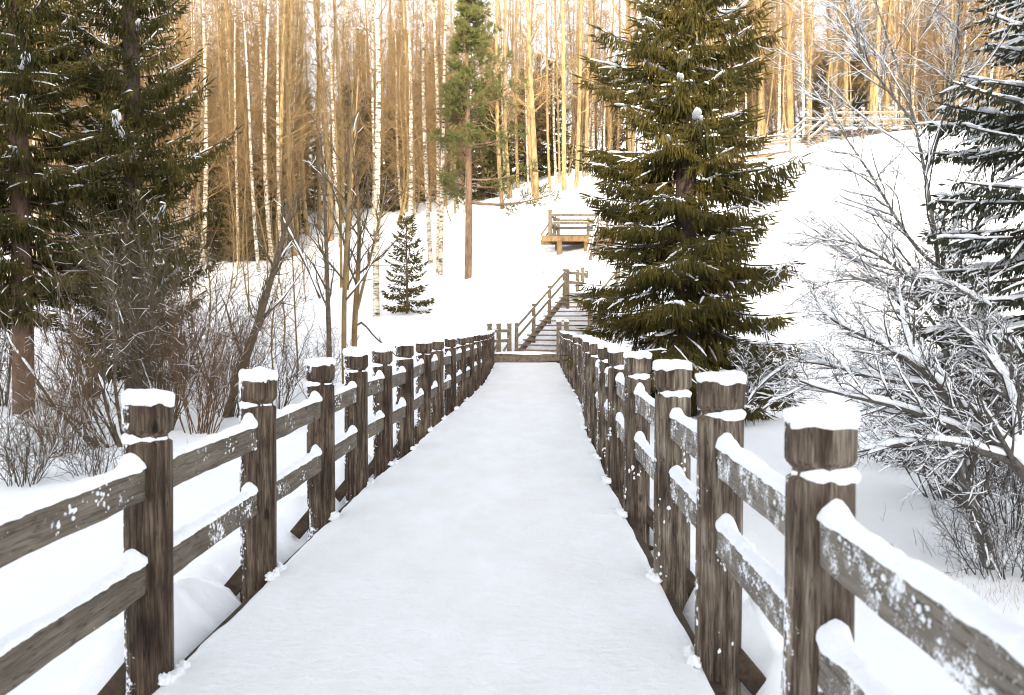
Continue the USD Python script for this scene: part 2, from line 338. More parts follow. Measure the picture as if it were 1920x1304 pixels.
ctrl = []
def gp(px, py, Y): ctrl.append(P(px, py, Y))
def gx(x, y, z): ctrl.append(np.array([x, y, z]))
for y in (-6, 4, 12, 20, 27):
    for x in (-40, -26, -14, -7, 0, 7, 14, 26, 40):
        gx(x, y, -.95 + (.12 * max(0, abs(x) - 12) if y > 15 or x > 0 else .05 * max(0, abs(x) - 14)))
for a in [(1450, 745, 31), (1500, 620, 40), (1500, 520, 46), (1500, 450, 50), (1490, 380, 54), (1482, 300, 58.5), (1440, 305, 59), (1600, 268, 61.5), (1550, 273, 60.5), (1720, 240, 63),
          (1700, 560, 44), (1700, 420, 53), (1900, 500, 48), (1900, 330, 58), (1900, 230, 66), (2200, 300, 60), (2200, 600, 36),
          (880, 622, 41), (700, 600, 45), (760, 590, 45.5), (877, 523, 54), (825, 515, 55), (950, 430, 65), (1010, 384, 74), (1080, 332, 88), (830, 425, 70), (720, 455, 66), (600, 440, 70), (555, 462, 67),
          (450, 560, 52), (300, 640, 42), (500, 600, 47), (150, 715, 34), (600, 690, 35), (450, 720, 32.5), (800, 660, 36),
          (1047, 474, 52), (1090, 468, 53), (1000, 500, 51), (1050, 516, 48), (1150, 505, 47.5), (1130, 610, 42), (1220, 610, 39), (1230, 420, 54), (1240, 335, 61), (1350, 310, 60), (1350, 480, 50), (1350, 620, 38),
          (1000, 655, 42.5), (960, 668, 41.5), (1040, 590, 45.3), (1290, 780, 24.5), (1080, 650, 41)]:
    gp(*a)
for x in (-80, -50, -30, -15, 0, 15, 30, 50, 80):
    gx(x, 110, 16.5 + .02 * abs(x)); gx(x, 170, 19)
for a in [(-30, 60, 5.2), (-30, 80, 9.5), (-50, 60, 6), (-50, 85, 11), (-18, 90, 12), (30, 80, 15), (50, 70, 13), (45, 50, 8), (45, 35, 3), (-45, 40, 2.5), (-25, 40, .4), (12, 80, 14.5), (5, 90, 14), (20, 70, 13.7), (26, 66, 13.3),
          (-40, -12, 1.5), (0, -12, -.2), (40, -12, 1.0)]:
    gx(*a)
ctrl = np.array(ctrl)
rbf = RBFInterpolator(ctrl[:, :2], ctrl[:, 2], kernel='thin_plate_spline', smoothing=.15)

def graded(lo, hi, fine0, fine1, step, grow):
    a = list(np.arange(fine0, fine1, step)); s = step
    while a[-1] < hi:
        s = min(s * grow, 6.0); a.append(a[-1] + s)
    s = step; b = [a[0]]
    while b[-1] > lo:
        s = min(s * grow, 6.0); b.append(b[-1] - s)
    return np.array(b[:0:-1] + a)
gxs, gys = graded(-110, 110, -5.0, 6.5, .13, 1.045), graded(-110, 190, 1.5, 13, .14, 1.03)
GX, GY = np.meshgrid(gxs, gys, indexing='ij')
flat = np.stack([GX.ravel(), GY.ravel()], 1)
GZ = rbf(flat).reshape(GX.shape)
# unseen bank behind the camera, raised to keep the low sun off the bridge
back = np.clip((-GY - 14) / 30, 0, 1); back = back * back * (3 - 2 * back)
ridge = 15.6 + 5.5 * np.clip((-GX + 2) / 14, 0, 1) - .35 * np.clip(GX - 14, 0, 18) + 1.8 * (meshkit.fbm(np.stack([GX * .35, GY * .02, 0 * GX], -1), 4, 5) - .5) * 2
GZ = np.where(GY < -8, GZ * (1 - back) + ridge * back, GZ)
pn = np.stack([GX, GY, 0 * GX], -1)
GZ = GZ + .30 * (meshkit.fbm(pn * .33, 4, 11) - .5) * np.clip((np.hypot(GX, GY - 5) - 3) / 14, .25, 1) + .07 * (meshkit.fbm(pn * 1.7, 4, 3) - .5) + .035 * (meshkit.fbm(pn * 4.5, 3, 9) - .5) + .22 * (meshkit.fbm(pn * np.array([.55, .9, 1]), 4, 61) - .5) * np.clip((GY - 38) / 8, 0, 1)
lx, rx = np.interp(GY, LY, LX), np.interp(GY, RY, RX)
dist = np.where(GX < (lx + rx) / 2, lx - GX, GX - rx)
on = (GY > -6) & (GY < 39)
fluff = (.12 * (meshkit.fbm(pn * 2.6, 3, 51) - .5) + .11 * (meshkit.fbm(pn * 6.5, 2, 53) - .5)) * np.exp(-((dist - .6) / .9) ** 2)
heap = fluff + np.exp(-((dist - .38) / np.where(dist > .38, .62, .5)) ** 2) * (.90 + .80 * (meshkit.fbm(pn * np.array([1.3, .9, 1]), 4, 21) - .5) + .22 * (meshkit.fbm(pn * 4.1, 3, 77) - .5)) * np.clip((39 - GY) / 6, 0, 1)
GZ = np.where(on, GZ + heap, GZ)
under = np.clip((dist + .30) / .3, 0, 1)
GZ = np.where((GY > -6) & (GY < 40.1) & (dist < .25), np.minimum(GZ, deck_z(GY) - .07 - .40 * (1 - under) + .12 * np.clip(dist, 0, .25)), GZ)
s0_, s1_ = P(967, 657, 41.3), P(1057, 551, 45.1)
su = unit((s1_ - s0_)[:2]); sl_ = np.linalg.norm((s1_ - s0_)[:2]); a_ = (GX - s0_[0]) * su[0] + (GY - s0_[1]) * su[1]; b_ = (GX - s0_[0]) * su[1] - (GY - s0_[1]) * su[0]
m_ = (a_ > .2) & (a_ < sl_ + .3) & (b_ > .1) & (b_ < 2.4)
GZ = np.where(m_, np.minimum(GZ, s0_[2] + (s1_[2] - s0_[2]) * np.clip(a_ / sl_, 0, 1) - .85), GZ)
ground_f = RegularGridInterpolator((gxs, gys), GZ, bounds_error=False, fill_value=None)
def gz(x, y): return float(ground_f([[x, y]])[0])
def hit(px, py, y0=8.0, y1=120.0):
    ys = np.linspace(y0, y1, 2200)
    p0, p1 = P(px, py, y0), P(px, py, y1)
    pts = p0 + (p1 - p0) * ((ys - y0) / (y1 - y0))[:, None]
    below = pts[:, 2] < ground_f(pts[:, :2])
    return pts[np.argmax(below)] if below.any() else pts[-1]
nx, ny = GX.shape
ii, jj = np.meshgrid(np.arange(nx - 1), np.arange(ny - 1), indexing='ij')
A = ii * ny + jj
gf = np.concatenate([np.stack([A, A + ny, A + ny + 1], -1).reshape(-1, 3), np.stack([A, A + ny + 1, A + 1], -1).reshape(-1, 3)])
said(part(None, 'ground', (np.stack([GX, GY, GZ], -1).reshape(-1, 3), gf), 'snow'), 'snow covered valley floor and hillside', kind='structure')

# ------------------------------------------------------------------ footbridge
rng = np.random.default_rng(11)
bridge = thing('footbridge', 'snow covered wooden footbridge with log posts and two plank rails on each side', 'footbridge')
ys = np.concatenate([np.arange(-6, 12, .09), np.arange(12, 39.75, .18), [39.75]])
us = np.linspace(0, 1, 41)
ly, ry = np.interp(ys, LY, LX) + .055, np.interp(ys, RY, RX) - .055
def edge_n(y, s): return .018 * (meshkit.fbm(np.stack([y * 2.2, y * 0 + s, y * 0], -1), 4, 31) - .5) * 2
ly = ly + edge_n(ys, 1); ry = ry + edge_n(ys, 9)
X = ly[:, None] + (ry - ly)[:, None] * us
Y = ys[:, None] + 0 * X
crown = np.clip(np.minimum(X - ly[:, None], ry[:, None] - X) / .09, 0, 1) ** .5
Z = deck_z(Y) + .022 * (meshkit.fbm(np.stack([X * 1.3, Y * .7, 0 * X], -1), 4, 2) - .5) + .020 * (meshkit.fbm(np.stack([X * 7, Y * 5, 0 * X], -1), 3, 8) - .5) - .035 * (1 - crown)
top = np.stack([X, Y, Z], -1)
low = top.copy()[:, [0, -1]]; low[..., 2] -= .155; low[:, 0, 0] -= .025; low[:, 1, 0] += .025
grid = np.concatenate([low[:, :1], top, low[:, 1:]], 1)
a_, b_ = grid.shape[:2]
i, j = np.meshgrid(np.arange(a_ - 1), np.arange(b_ - 1), indexing='ij'); A = i * b_ + j
part(bridge, 'snow_layer', (grid.reshape(-1, 3), np.concatenate([np.stack([A, A + 1, A + b_ + 1], -1).reshape(-1, 3), np.stack([A, A + b_ + 1, A + b_], -1).reshape(-1, 3)])), 'snow_trodden', 'even layer of trodden snow on the deck')
k = [(y, float(np.interp(y, LY, LX)), float(np.interp(y, RY, RX)), float(deck_z(y)) - .09) for y in np.arange(-6, 39.7, .5)]
dv, df = [], []
for y, l, r, z in k:
    dv += [(l - .02, y, z), (r + .02, y, z), (r + .02, y, z - .055), (l - .02, y, z - .055)]
for n in range(len(k) - 1):
    for e in range(4):
        a, b = n * 4 + e, n * 4 + (e + 1) % 4
        df += [[a, b, b + 4], [a, b + 4, a + 4]]
part(bridge, 'deck', (np.array(dv, float), np.array(df)), 'dark_wood', smooth=False)
for side, off in ((0, .25), (0, -.25)):
    pass
for tbl_y, tbl_x, o in ((LY, LX, .22), (RY, RX, -.22)):
    ysb = np.arange(-6, 39.6, 1.5)
    segs = [beam((np.interp(a, tbl_y, tbl_x) + o, a, deck_z(a) - .30), (np.interp(b, tbl_y, tbl_x) + o, b, deck_z(b) - .30), .16, .28) for a, b in zip(ysb[:-1], ysb[1:])]
    part(bridge, 'girder', cat(segs), 'dark_wood', smooth=False)

def squarish(seed, ex=2.35, amp=.035):
    tw = (seed * 1.37) % 6.28
    def s(th, z):
        c = (np.abs(np.cos(th + .2 + tw * .1)) ** ex + np.abs(np.sin(th + .2 + tw * .1)) ** ex) ** (-1 / ex)
        n = meshkit.fbm(np.stack([np.cos(th) * 1.6, np.sin(th) * 1.6, z * 1.5 + seed * 3.1], -1), 3, seed % 89) - .5
        return c * .955 * (1 + amp * 2 * n)
    return s

def post_shape(R, h, below, seed, seg=24):
    neck = h - .185
    zs = list(np.linspace(-below, neck - .03, 9)) + [neck, neck + .012, neck + .03, neck + .05, neck + .062, h - .1, h - .04, h - .012, h, h]
    rs = [R * (1.0 - .02 * q / 9) for q in range(9)] + [R * .97, R * .80, R * .79, R * .97, R * 1.02, R * 1.02, R * 1.02, R * 1.01, R * .95, .002]
    return lathe(list(zip(zs, rs)), seg, squarish(seed))

def cap_shape(R, h, thick, seed, seg=28):
    """The cushion of snow on a post: rounded, overhanging, uneven."""
    t = thick
    t = thick
    prof = [(h - .010, R * .90), (h - .016, R * 1.02), (h + .15 * t, R * 1.07), (h + .45 * t, R * 1.06), (h + .72 * t, R * .99), (h + .90 * t, R * .84), (h + t, R * .60), (h + 1.03 * t, R * .32), (h + 1.05 * t, .002)]
    v, f = lathe(prof, seg, squarish(seed, 2.5, .0))
    n = meshkit.fbm(v * 17 + seed * 5.1, 4, seed % 83) - .5
    n2 = meshkit.fbm(v * 55 + seed * 2.3, 3, seed % 61) - .5
    rr = np.hypot(v[:, 0], v[:, 1])[:, None]
    v[:, :2] *= 1 + (.22 * n + .13 * n2)[:, None]
    lump = meshkit.fbm(v * 11 + seed * 1.7, 3, 5) - .5
    v[:, 2] += np.where(v[:, 2] > h + .1 * t, (.75 * lump * 2 + .22 * n2) * t * np.clip((v[:, 2] - h) / t, 0, 1), .05 * np.clip(meshkit.noise(v * 16 + seed * 3, 7) - .62, -.3, 0))
    return v, f

def collar_shape(R, h, seed, face, seg=28):
    """Snow lying in the groove below the head, deeper on one side."""
    neck = h - .185
    th = np.arange(seg) * 2 * np.pi / seg
    m = np.clip(.12 + .75 * np.cos(th - face) + 1.5 * (meshkit.fbm(np.stack([np.cos(th) * 2, np.sin(th) * 2, 0 * th + seed], -1), 3, seed % 71) - .5), 0.0, 1.0)
    prof = [(-.018, .80, 1.00), (-.010, 1.00, 1.04), (.006, 1.04, 1.07), (.018, .98, 1.02), (.030, .80, .86)]
    v = []
    for dz, r0, r1 in prof:
        r = R * (.79 + (r1 - .79) * m)
        v.append(np.stack([r * np.cos(th), r * np.sin(th), neck + .012 + dz * (.35 + .65 * m)], -1))
    v = np.array(v); q = len(prof)
    v = v * (1 + .16 * (meshkit.fbm(v * 25 + seed, 3, 3) - .5)[..., None] * np.array([1, 1, 0])) + (.02 * (meshkit.fbm(v * 20 + seed, 3, 41) - .5) * m)[..., None] * np.array([0, 0, 1])
    i, j = np.meshgrid(np.arange(q - 1), np.arange(seg), indexing='ij')
    A, B, C, D = i * seg + j, i * seg + (j + 1) % seg, (i + 1) * seg + (j + 1) % seg, (i + 1) * seg + j
    return v.reshape(-1, 3), np.concatenate([np.stack([A, B, C], -1).reshape(-1, 3), np.stack([A, C, D], -1).reshape(-1, 3)])

def foot_shape(R, seed, face, seg):
    """A low skirt of blown snow on the deck side of a post."""
    th = np.arange(seg) * 2 * np.pi / seg
    m = np.clip(.0 + .7 * np.cos(th - face) + 1.6 * (meshkit.fbm(np.stack([np.cos(th) * 2.5, np.sin(th) * 2.5, 0 * th + seed], -1), 3, seed % 67) - .5), 0.0, 1.0)
    v = []
    for zz, k in ((-.05, .50), (-.022, .40), (.004, .22), (.026, .08), (.045, -.06)):
        r = R * (.9 + k * m * 1.1)
        v.append(np.stack([r * np.cos(th), r * np.sin(th), -.03 + (zz + .03) * m], -1))
    v = np.array(v); q = len(v)
    i, j = np.meshgrid(np.arange(q - 1), np.arange(seg), indexing='ij')
    A, B, C, D = i * seg + j, i * seg + (j + 1) % seg, (i + 1) * seg + (j + 1) % seg, (i + 1) * seg + j
    return v.reshape(-1, 3), np.concatenate([np.stack([A, B, C], -1).reshape(-1, 3), np.stack([A, C, D], -1).reshape(-1, 3)])

def at(m, x, y, z, tilt=(0, 0)):
    v, f = m
    v = np.array(v); v[:, 0] += v[:, 2] * tilt[0]; v[:, 1] += v[:, 2] * tilt[1]
    return v + np.array([x, y, z]), f

def rail_shape(p, q, th, h, seed, n=22):
    """A sawn plank between two posts, edges chamfered, faces slightly uneven."""
    p, q = np.asarray(p, float), np.asarray(q, float)
    t = unit(q - p); s = unit(np.cross(t, [0, 0, 1.0])); u = np.cross(s, t); c = .008
    prof = np.array([(-th / 2 + c, -h / 2), (th / 2 - c, -h / 2), (th / 2, -h / 2 + c), (th / 2, -h / 6), (th / 2, h / 6), (th / 2, h / 2 - c), (th / 2 - c, h / 2), (-th / 2 + c, h / 2), (-th / 2, h / 2 - c), (-th / 2, h / 6), (-th / 2, -h / 6), (-th / 2, -h / 2 + c)])
    uu = np.linspace(0, 1, n)
    v = p + (q - p) * uu[:, None, None] + prof[None, :, :1] * s + prof[None, :, 1:] * u
    w = (meshkit.fbm(np.stack([uu * 5 + seed, uu * 0, uu * 0], -1), 3, 4) - .5) * .02
    v = v + w[:, None, None] * u + .004 * (meshkit.fbm(v * 9, 3, 6) - .5)[..., None] * 2 * s
    k = len(prof)
    i, j = np.meshgrid(np.arange(n - 1), np.arange(k), indexing='ij')
    A, B, C, D = i * k + j, i * k + (j + 1) % k, (i + 1) * k + (j + 1) % k, (i + 1) * k + j
    return v.reshape(-1, 3), np.concatenate([np.stack([A, B, C], -1).reshape(-1, 3), np.stack([A, C, D], -1).reshape(-1, 3)])

def rail_snow(p, q, th, h, seed, deep=.05, n=40, heap0=.5, heap1=.5):
    """Snow along a rail's top edge, heaped against the posts."""
    p, q = np.asarray(p, float), np.asarray(q, float)
    t = unit(q - p); s = unit(np.cross(t, [0, 0, 1.0])); u = np.cross(s, t)
    L = np.linalg.norm(q - p); uu = np.linspace(0.0, 1, n); d0, d1 = uu * L, (1 - uu) * L
    hh = deep * (.72 + .8 * (meshkit.fbm(np.stack([uu * L * 3.2 + seed, uu * 0, uu * 0], -1), 4, 13) - .5))
    hh = hh + heap0 * .05 * np.exp(-((d0 - .16) / .075) ** 2) + heap1 * .058 * np.exp(-((d1 - .16) / .075) ** 2)
    hh = np.maximum(hh, .006)
    ang = np.linspace(-.12, math.pi + .12, 11 if n > 50 else 9)
    wx = (th / 2 + .006 + .10 * hh)[:, None] * np.cos(ang) * (1 + .35 * (meshkit.fbm(np.stack([uu[:, None] * L * 9 + seed + 0 * ang, ang[None] * 1.2 + 0 * uu[:, None], 0 * uu[:, None] + 0 * ang], -1), 3, 17) - .5))
    hz = hh[:, None] * np.clip(np.sin(ang), -.12, 1) ** 1 
    v = p + (q - p) * uu[:, None, None] + (h / 2 - .002) * u + wx[..., None] * s + hz[..., None] * np.array([0, 0, 1.0])
    v = v + (.22 * deep * (meshkit.fbm(v * 15 + seed, 3, 29) - .5) + .10 * deep * (meshkit.fbm(v * 48 + seed, 2, 31) - .5))[..., None] * (np.sin(ang)[:, None] * np.array([0, 0, 1.0]) + np.cos(ang)[:, None] * s) * 2
    k = len(ang)
    i, j = np.meshgrid(np.arange(n - 1), np.arange(k - 1), indexing='ij')
    A = i * k + j
    return v.reshape(-1, 3), np.concatenate([np.stack([A, A + 1, A + k + 1], -1).reshape(-1, 3), np.stack([A, A + k + 1, A + k], -1).reshape(-1, 3)])

for side, (TY, TX) in enumerate(((LY[1:], LX[1:]), (RY[1:], RX[1:]))):
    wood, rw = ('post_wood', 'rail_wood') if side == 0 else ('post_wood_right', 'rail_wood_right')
    sg = -1 if side == 0 else 1
    prev = None
    for n, (y, x) in enumerate(zip(TY, TX)):
        R = rng.uniform(.107, .116); h = (1.23 if side == 0 else float(np.interp(y, [3, 5, 9, 16], [1.312, 1.30, 1.272, 1.23]))) + rng.normal(0, .008); seed = 100 * side + n + 1
        z = float(deck_z(y)); tilt = (rng.normal(0, .006), rng.normal(0, .006))
        xo = x + sg * .03
        near = y < 20
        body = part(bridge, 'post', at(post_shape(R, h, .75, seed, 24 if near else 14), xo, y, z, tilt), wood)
        thick = rng.uniform(.034, .060) if side == 0 else rng.uniform(.026, .048)
        part(body, 'snow_cap', at(cap_shape(R, h, thick, seed, 28 if near else 14), xo, y, z, tilt), 'snow_clump')
        part(body, 'groove_snow', at(collar_shape(R, h, seed, math.pi if side == 0 else -.9, 28 if near else 14), xo, y, z, tilt), 'snow_clump')
        part(body, 'snow_at_foot', cat([blob((xo - sg * rng.uniform(.10, .135), y + rng.uniform(-.12, .12), z - .012), np.array([rng.uniform(.018, .04), 0, 0]), np.array([0, rng.uniform(.02, .06), 0]), np.array([0, 0, rng.uniform(.015, .045)]), seed * 5 + q, .7, 2 if near else 1, 2.6) for q in range(7 if near else 3)]), 'snow_clump', kind='stuff')
        if y < 15:
            c_, cl = [], rng.integers(3, 7)
            for q in range(cl):
                az = (math.pi if side == 0 else rng.choice([math.pi, -1.4])) + rng.normal(0, .75); zc = rng.uniform(-.02, .95)
                for w in range(rng.integers(3, 12)):
                    a1 = az + rng.normal(0, .22); z1 = zc + rng.normal(0, .05); e_ = np.array([math.cos(a1), math.sin(a1), 0]); t_ = np.array([-e_[1], e_[0], 0]); q_ = rng.uniform(.003, .010)
                    c_.append(blob(np.array([xo, y, z + z1]) + e_ * R * .985 * (abs(math.cos(a1)) ** 2.7 + abs(math.sin(a1)) ** 2.7) ** (-1 / 2.7) * .955, t_ * q_ * rng.uniform(.6, 1.5), np.array([0, 0, q_ * rng.uniform(.8, 2.2)]), e_ * q_ * .55, int(rng.integers(1, 999)), .95, 1, 2.9))
            part(body, 'stuck_snow', cat(c_), 'snow_clump', kind='stuff')
        if y < 17:                                           # outrigger and knee brace outside the deck
            part(bridge, 'outrigger', beam((xo - sg * .05, y + .02, z - .34), (xo + sg * .52, y + .02, z - .36), .11, .12), 'dark_wood', smooth=False)
            part(bridge, 'brace', beam((xo + sg * .05, y - .03, z + .03), (xo + sg * .20, y - .03, z - .15), .075, .10), 'dark_wood', smooth=False)
        if prev:
            x0, y0, z0 = prev
            for zt in ((.86, .445) if side == 0 else (float(np.interp(y, [6, 16], [.925, .87])), float(np.interp(y, [6, 16], [.565, .47])))):
                a_ = np.array([x0, y0, z0 + zt + rng.normal(0, .006)]); b_ = np.array([xo, y, z + zt + rng.normal(0, .006)])
                a_ = a_ + (b_ - a_) * .02; b_ = b_ - (b_ - a_) * .02
                far = y > 22
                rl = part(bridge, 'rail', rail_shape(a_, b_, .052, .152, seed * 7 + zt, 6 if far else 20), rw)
                if y < 12:
                    c_ = []
                    tt_ = unit(b_ - a_); sd_ = -sg * unit(np.cross(tt_, [0, 0, 1.0])) * (1 if sg < 0 else 1)
                    sd_ = sd_ if sd_[0] * -sg > 0 else -sd_
                    for q in range(rng.integers(1, 4) if side == 0 else rng.integers(5, 9)):
                        u_ = rng.uniform(.06, .96); h_ = rng.uniform(-.07, .07)
                        for w in range(rng.integers(4, 16)):
                            q_ = rng.uniform(.0022, .0085)
                            p_ = a_ + (b_ - a_) * (u_ + rng.normal(0, .028)) + np.array([0, 0, np.clip(h_ + rng.normal(0, .02), -.078, .078)]) + sd_ * .0275
                            c_.append(blob(p_, tt_ * q_ * rng.uniform(.8, 2.2), np.array([0, 0, q_ * rng.uniform(.6, 1.4)]), sd_ * q_ * .6, int(rng.integers(1, 999)), .95, 1, 2.9))
                    part(rl, 'stuck_snow', cat(c_), 'snow_clump', kind='stuff')
                part(rl, 'rail_snow', rail_snow(a_, b_, .052, .152, seed * 3.7 + zt * 9, rng.uniform(.032, .046) if side == 0 else rng.uniform(.036, .052), 14 if far else (90 if y < 9 else 44), rng.uniform(.2, .8), rng.uniform(.5, 1.1)), 'snow_clump')
        prev = (xo, y, z)
# sill log where the bridge meets the landing
part(bridge, 'sill_log', beam(P(922, 681, 39.6) + [-.1, 0, .10], P(1050, 673, 39.9) + [.1, 0, .06], .26, .27), 'stair_wood', 'pale squared log across the far end of the deck', smooth=False)

# ------------------------------------------------------------------ stairs and platforms on the hill
def far_post(par, x, y, z, h, seed, wood='stair_wood', R=.078, snow=.05, below=.5):
    b = part(par, 'post', at(post_shape(R, h, below, seed, 12), x, y, z), wood)
    if snow:
        part(b, 'snow_cap', at(cap_shape(R, h, snow, seed, 12), x, y, z), 'snow_clump')

def far_rails(par, a, b, wood='stair_wood', hs=(.95, .52), snow=.03, w=.045, hh=.13):
    for q, zt in enumerate(hs):
        p, r = np.array(a) + [0, 0, zt], np.array(b) + [0, 0, zt]
        rl = part(par, 'rail', beam(p, r, w, hh), wood, smooth=False)
        if snow:
            part(rl, 'rail_snow', rail_snow(p, r, w, hh, q + p[0], snow, 10, 0, 0), 'snow_clump')

def flight(par, p0, p1, u, width, n, left=(), right=(), wood='stair_wood', tsnow=.012, seed=0, rail_snow_=.03, post_h=1.12):
    """Open plank stairs: p0, p1 = nose of the first and last tread at the left stringer, u = plan direction upward."""
    p0, p1 = np.asarray(p0, float), np.asarray(p1, float)
    u = unit(np.array([u[0], u[1], 0.0])); v = np.array([u[1], -u[0], 0.0])
    r = np.random.default_rng(seed)
    dp = (p1 - p0) / (n - 1)
    run = np.linalg.norm(dp[:2])
    for k in range(n):
        c = p0 + dp * k + u * .14
        td = part(par, 'tread', beam(c - v * .07 + [0, 0, r.normal(0, .006)], c + v * (width + .07) + [0, 0, r.normal(0, .006)], .27, .055), wood, smooth=False)
        if tsnow:
            a, b = sorted(r.uniform(.0, 1, 2))
            a, b = a * .25, .75 + b * .25
            part(td, 'tread_snow', rail_snow(c + v * width * a + u * .06, c + v * width * b + u * .06, .12, .055, k + seed, tsnow, 10, 0, 0), 'snow_clump')
    for o in (.06, width - .06):
        part(par, 'stringer', beam(p0 + v * o + [0, 0, -.20] - dp * .3, p1 + v * o + [0, 0, -.20] + dp * .6, .09, .26), wood, smooth=False)
    for o, ts in ((-.03, left), (width + .03, right)):
        pr = None
        for t in ts:
            q = p0 + (p1 - p0) * t + v * o + u * .12
            far_post(par, *q, post_h, int(seed + t * 50 + o * 9), wood, below=.55)
            if pr is not None:
                far_rails(par, pr, q, wood, snow=rail_snow_)
            pr = q

lower = thing('lower_staircase', 'open plank staircase with grey handrails climbing from the far end of the footbridge', 'staircase')
sA, sB = P(967, 657, 41.3), P(1057, 551, 45.1)
uS = (sB - sA)[:2]
flight(lower, sA, sB, uS, 2.45, 13, left=(0.0, .34, .67, 1.0), right=(.38, 1.0), seed=1, tsnow=0)
# landing at the bridge end with its own balustrade of three posts
L0, L1 = P(912, 668, 40.3), P(1075, 660, 40.2)
lz = .08
part(lower, 'landing', (np.array([[x, y, z] for z in (lz - .12, lz) for x, y in ((-.98, 39.95), (2.2, 39.95), (2.2, 41.6), (-.98, 41.6))]), np.array([[0, 2, 1], [0, 3, 2], [4, 5, 6], [4, 6, 7], [0, 1, 5], [0, 5, 4], [1, 2, 6], [1, 6, 5], [2, 3, 7], [2, 7, 6], [3, 0, 4], [3, 4, 7]])), 'stair_wood', smooth=False)
part(lower, 'landing_snow', blob((.6, 40.75, lz - .02), np.array([1.72, 0, 0]), np.array([0, .86, 0]), np.array([0, 0, .10]), 5, .12, 3), 'snow_clump')
lp = [P(918, 657, 40.2), P(935, 661, 40.8), P(955, 655, 41.35)]
pr = None
for q, c in enumerate(lp):
    c = np.array([c[0], c[1], lz])
    far_post(lower, *c, 1.22, 40 + q, R=.095)
    if pr is not None:
        far_rails(lower, pr, c, hs=(.9, .5))
    part(lower, 'brace', beam(c + [-.35, .05, -.1], c + [0, 0, .42], .06, .09), 'stair_wood', smooth=False)
    pr = c
for q, c in enumerate([P(1048, 665, 40.2), P(1062, 660, 41.0)]):
    far_post(lower, c[0], c[1], lz, 1.3, 50 + q, R=.10)
# turning landing at the head of the first flight
uu_ = unit(uS); vv_ = np.array([uu_[1], -uu_[0]])
c0 = sB[:2] + uu_ * .4
lz2 = sB[2] + .0
cs = [c0, c0 + vv_ * 2.4, c0 + vv_ * 2.4 + uu_ * 2.0, c0 + uu_ * 2.0]
for q in range(7):
    a = c0 + uu_ * (.14 + .285 * q); part(lower, 'landing_plank', beam([*a, lz2], [*(a + vv_ * 2.4), lz2], .27, .05), 'stair_wood', smooth=False)
part(lower, 'landing_snow', blob([*(c0 + vv_ * 1.2 + uu_ * 1.0), lz2 + .02], np.array([*vv_, 0]) * 1.15, np.array([*uu_, 0]) * .95, np.array([0, 0, .08]), 8, .12, 3), 'snow_clump')
pr = None
for q, c in enumerate([cs[0], cs[0] + uu_ * 1.0, cs[3]]):
    far_post(lower, c[0], c[1], lz2, 1.12, 60 + q, below=.9)
    if pr is not None: far_rails(lower, [*pr, lz2], [*c, lz2])
    pr = c

plat = thing('viewing_platform', 'raised timber viewing platform on stout legs beside the big spruce, fenced with rails', 'platform')
pz = P(1032, 440, 52)[2]
x0, x1, y0, y1 = P(1029, 440, 52)[0], 5.4, 52.0, 54.6
for q in range(10):
    part(plat, 'plank', beam([x0, y0 + .13 + .26 * q, pz - .03], [x1, y0 + .13 + .26 * q, pz - .03], .25, .05), 'stair_wood', smooth=False)
for yy in (y0 + .08, y1 - .1):
    part(plat, 'main_beam', beam([x0 - .35, yy, pz - .21], [x1, yy, pz - .21], .2, .28), 'beam_wood', smooth=False)
for xx in (x0 + .55, x0 + 1.95, x1 - .4):
    for yy in (y0 + .1, y1 - .15):
        gzz = gz(xx, yy)
        part(plat, 'leg', beam([xx, yy, min(gzz, pz - .6) - .3], [xx, yy, pz - .352], .26, .26, (0, 1.0, 0)), 'beam_wood', smooth=False)
    part(plat, 'cross_beam', beam([xx, y0 - .1, pz - .44], [xx, y1, pz - .44], .16, .16), 'beam_wood', smooth=False)
pp = [(x0 + .07, y0 + .05), (x0 + 1.4, y0 + .05), (x0 + 2.45, y0 + .05)]
for a, c in zip([None] + pp, pp):
    if a: far_rails(plat, [*a, pz], [*c, pz], hs=(1.0, .58))
for c in (pp[0], pp[2]): far_post(plat, *c, pz, 1.25, int(c[0] * 9), R=.10, snow=0, below=.1)
bk = [pp[0], (x0 + .35, y0 + 1.3), (x0 + .6, y1 - .1), (x0 + 2.2, y1 - .1), (x1 - .3, y1 - .1)]
for a, c in zip(bk, bk[1:]):
    far_rails(plat, [*a, pz], [*c, pz], hs=(.95, .55)); far_post(plat, *c, pz, 1.1, int(c[0] * 7), R=.085, snow=0, below=.1)
for c in (bk[1], bk[2]):
    part(plat, 'brace', beam([c[0] - .45, c[1] - .1, pz + .02], [c[0], c[1], pz + .6], .06, .09), 'stair_wood', smooth=False)
part(plat, 'brace', beam([x0 - .4, y0 + .1, pz - .05], [x0 + .05, y0 + .05, pz + .62], .06, .09), 'stair_wood', smooth=False)

mid = thing('middle_staircase', 'steep plank staircase rising behind the big spruce to the viewing platform', 'staircase')
flight(mid, [3.25, 46.6, lz2 + .15], [4.35, 51.6, pz - .05], (1.1, 5.0), 1.6, 17, left=(0, .5, 1.0), right=(0, .5, 1.0), seed=2)
up1 = thing('upper_staircase', 'long sunlit plank staircase glimpsed through the big spruce above the platform', 'staircase')
flight(up1, [5.4, 53.2, pz + .1], [8.2, 60.0, P(1230, 335, 60)[2]], (2.8, 6.8), 1.7, 24, left=(0, .33, .66, 1.0), right=(0, .33, .66, 1.0), seed=3, tsnow=.01)
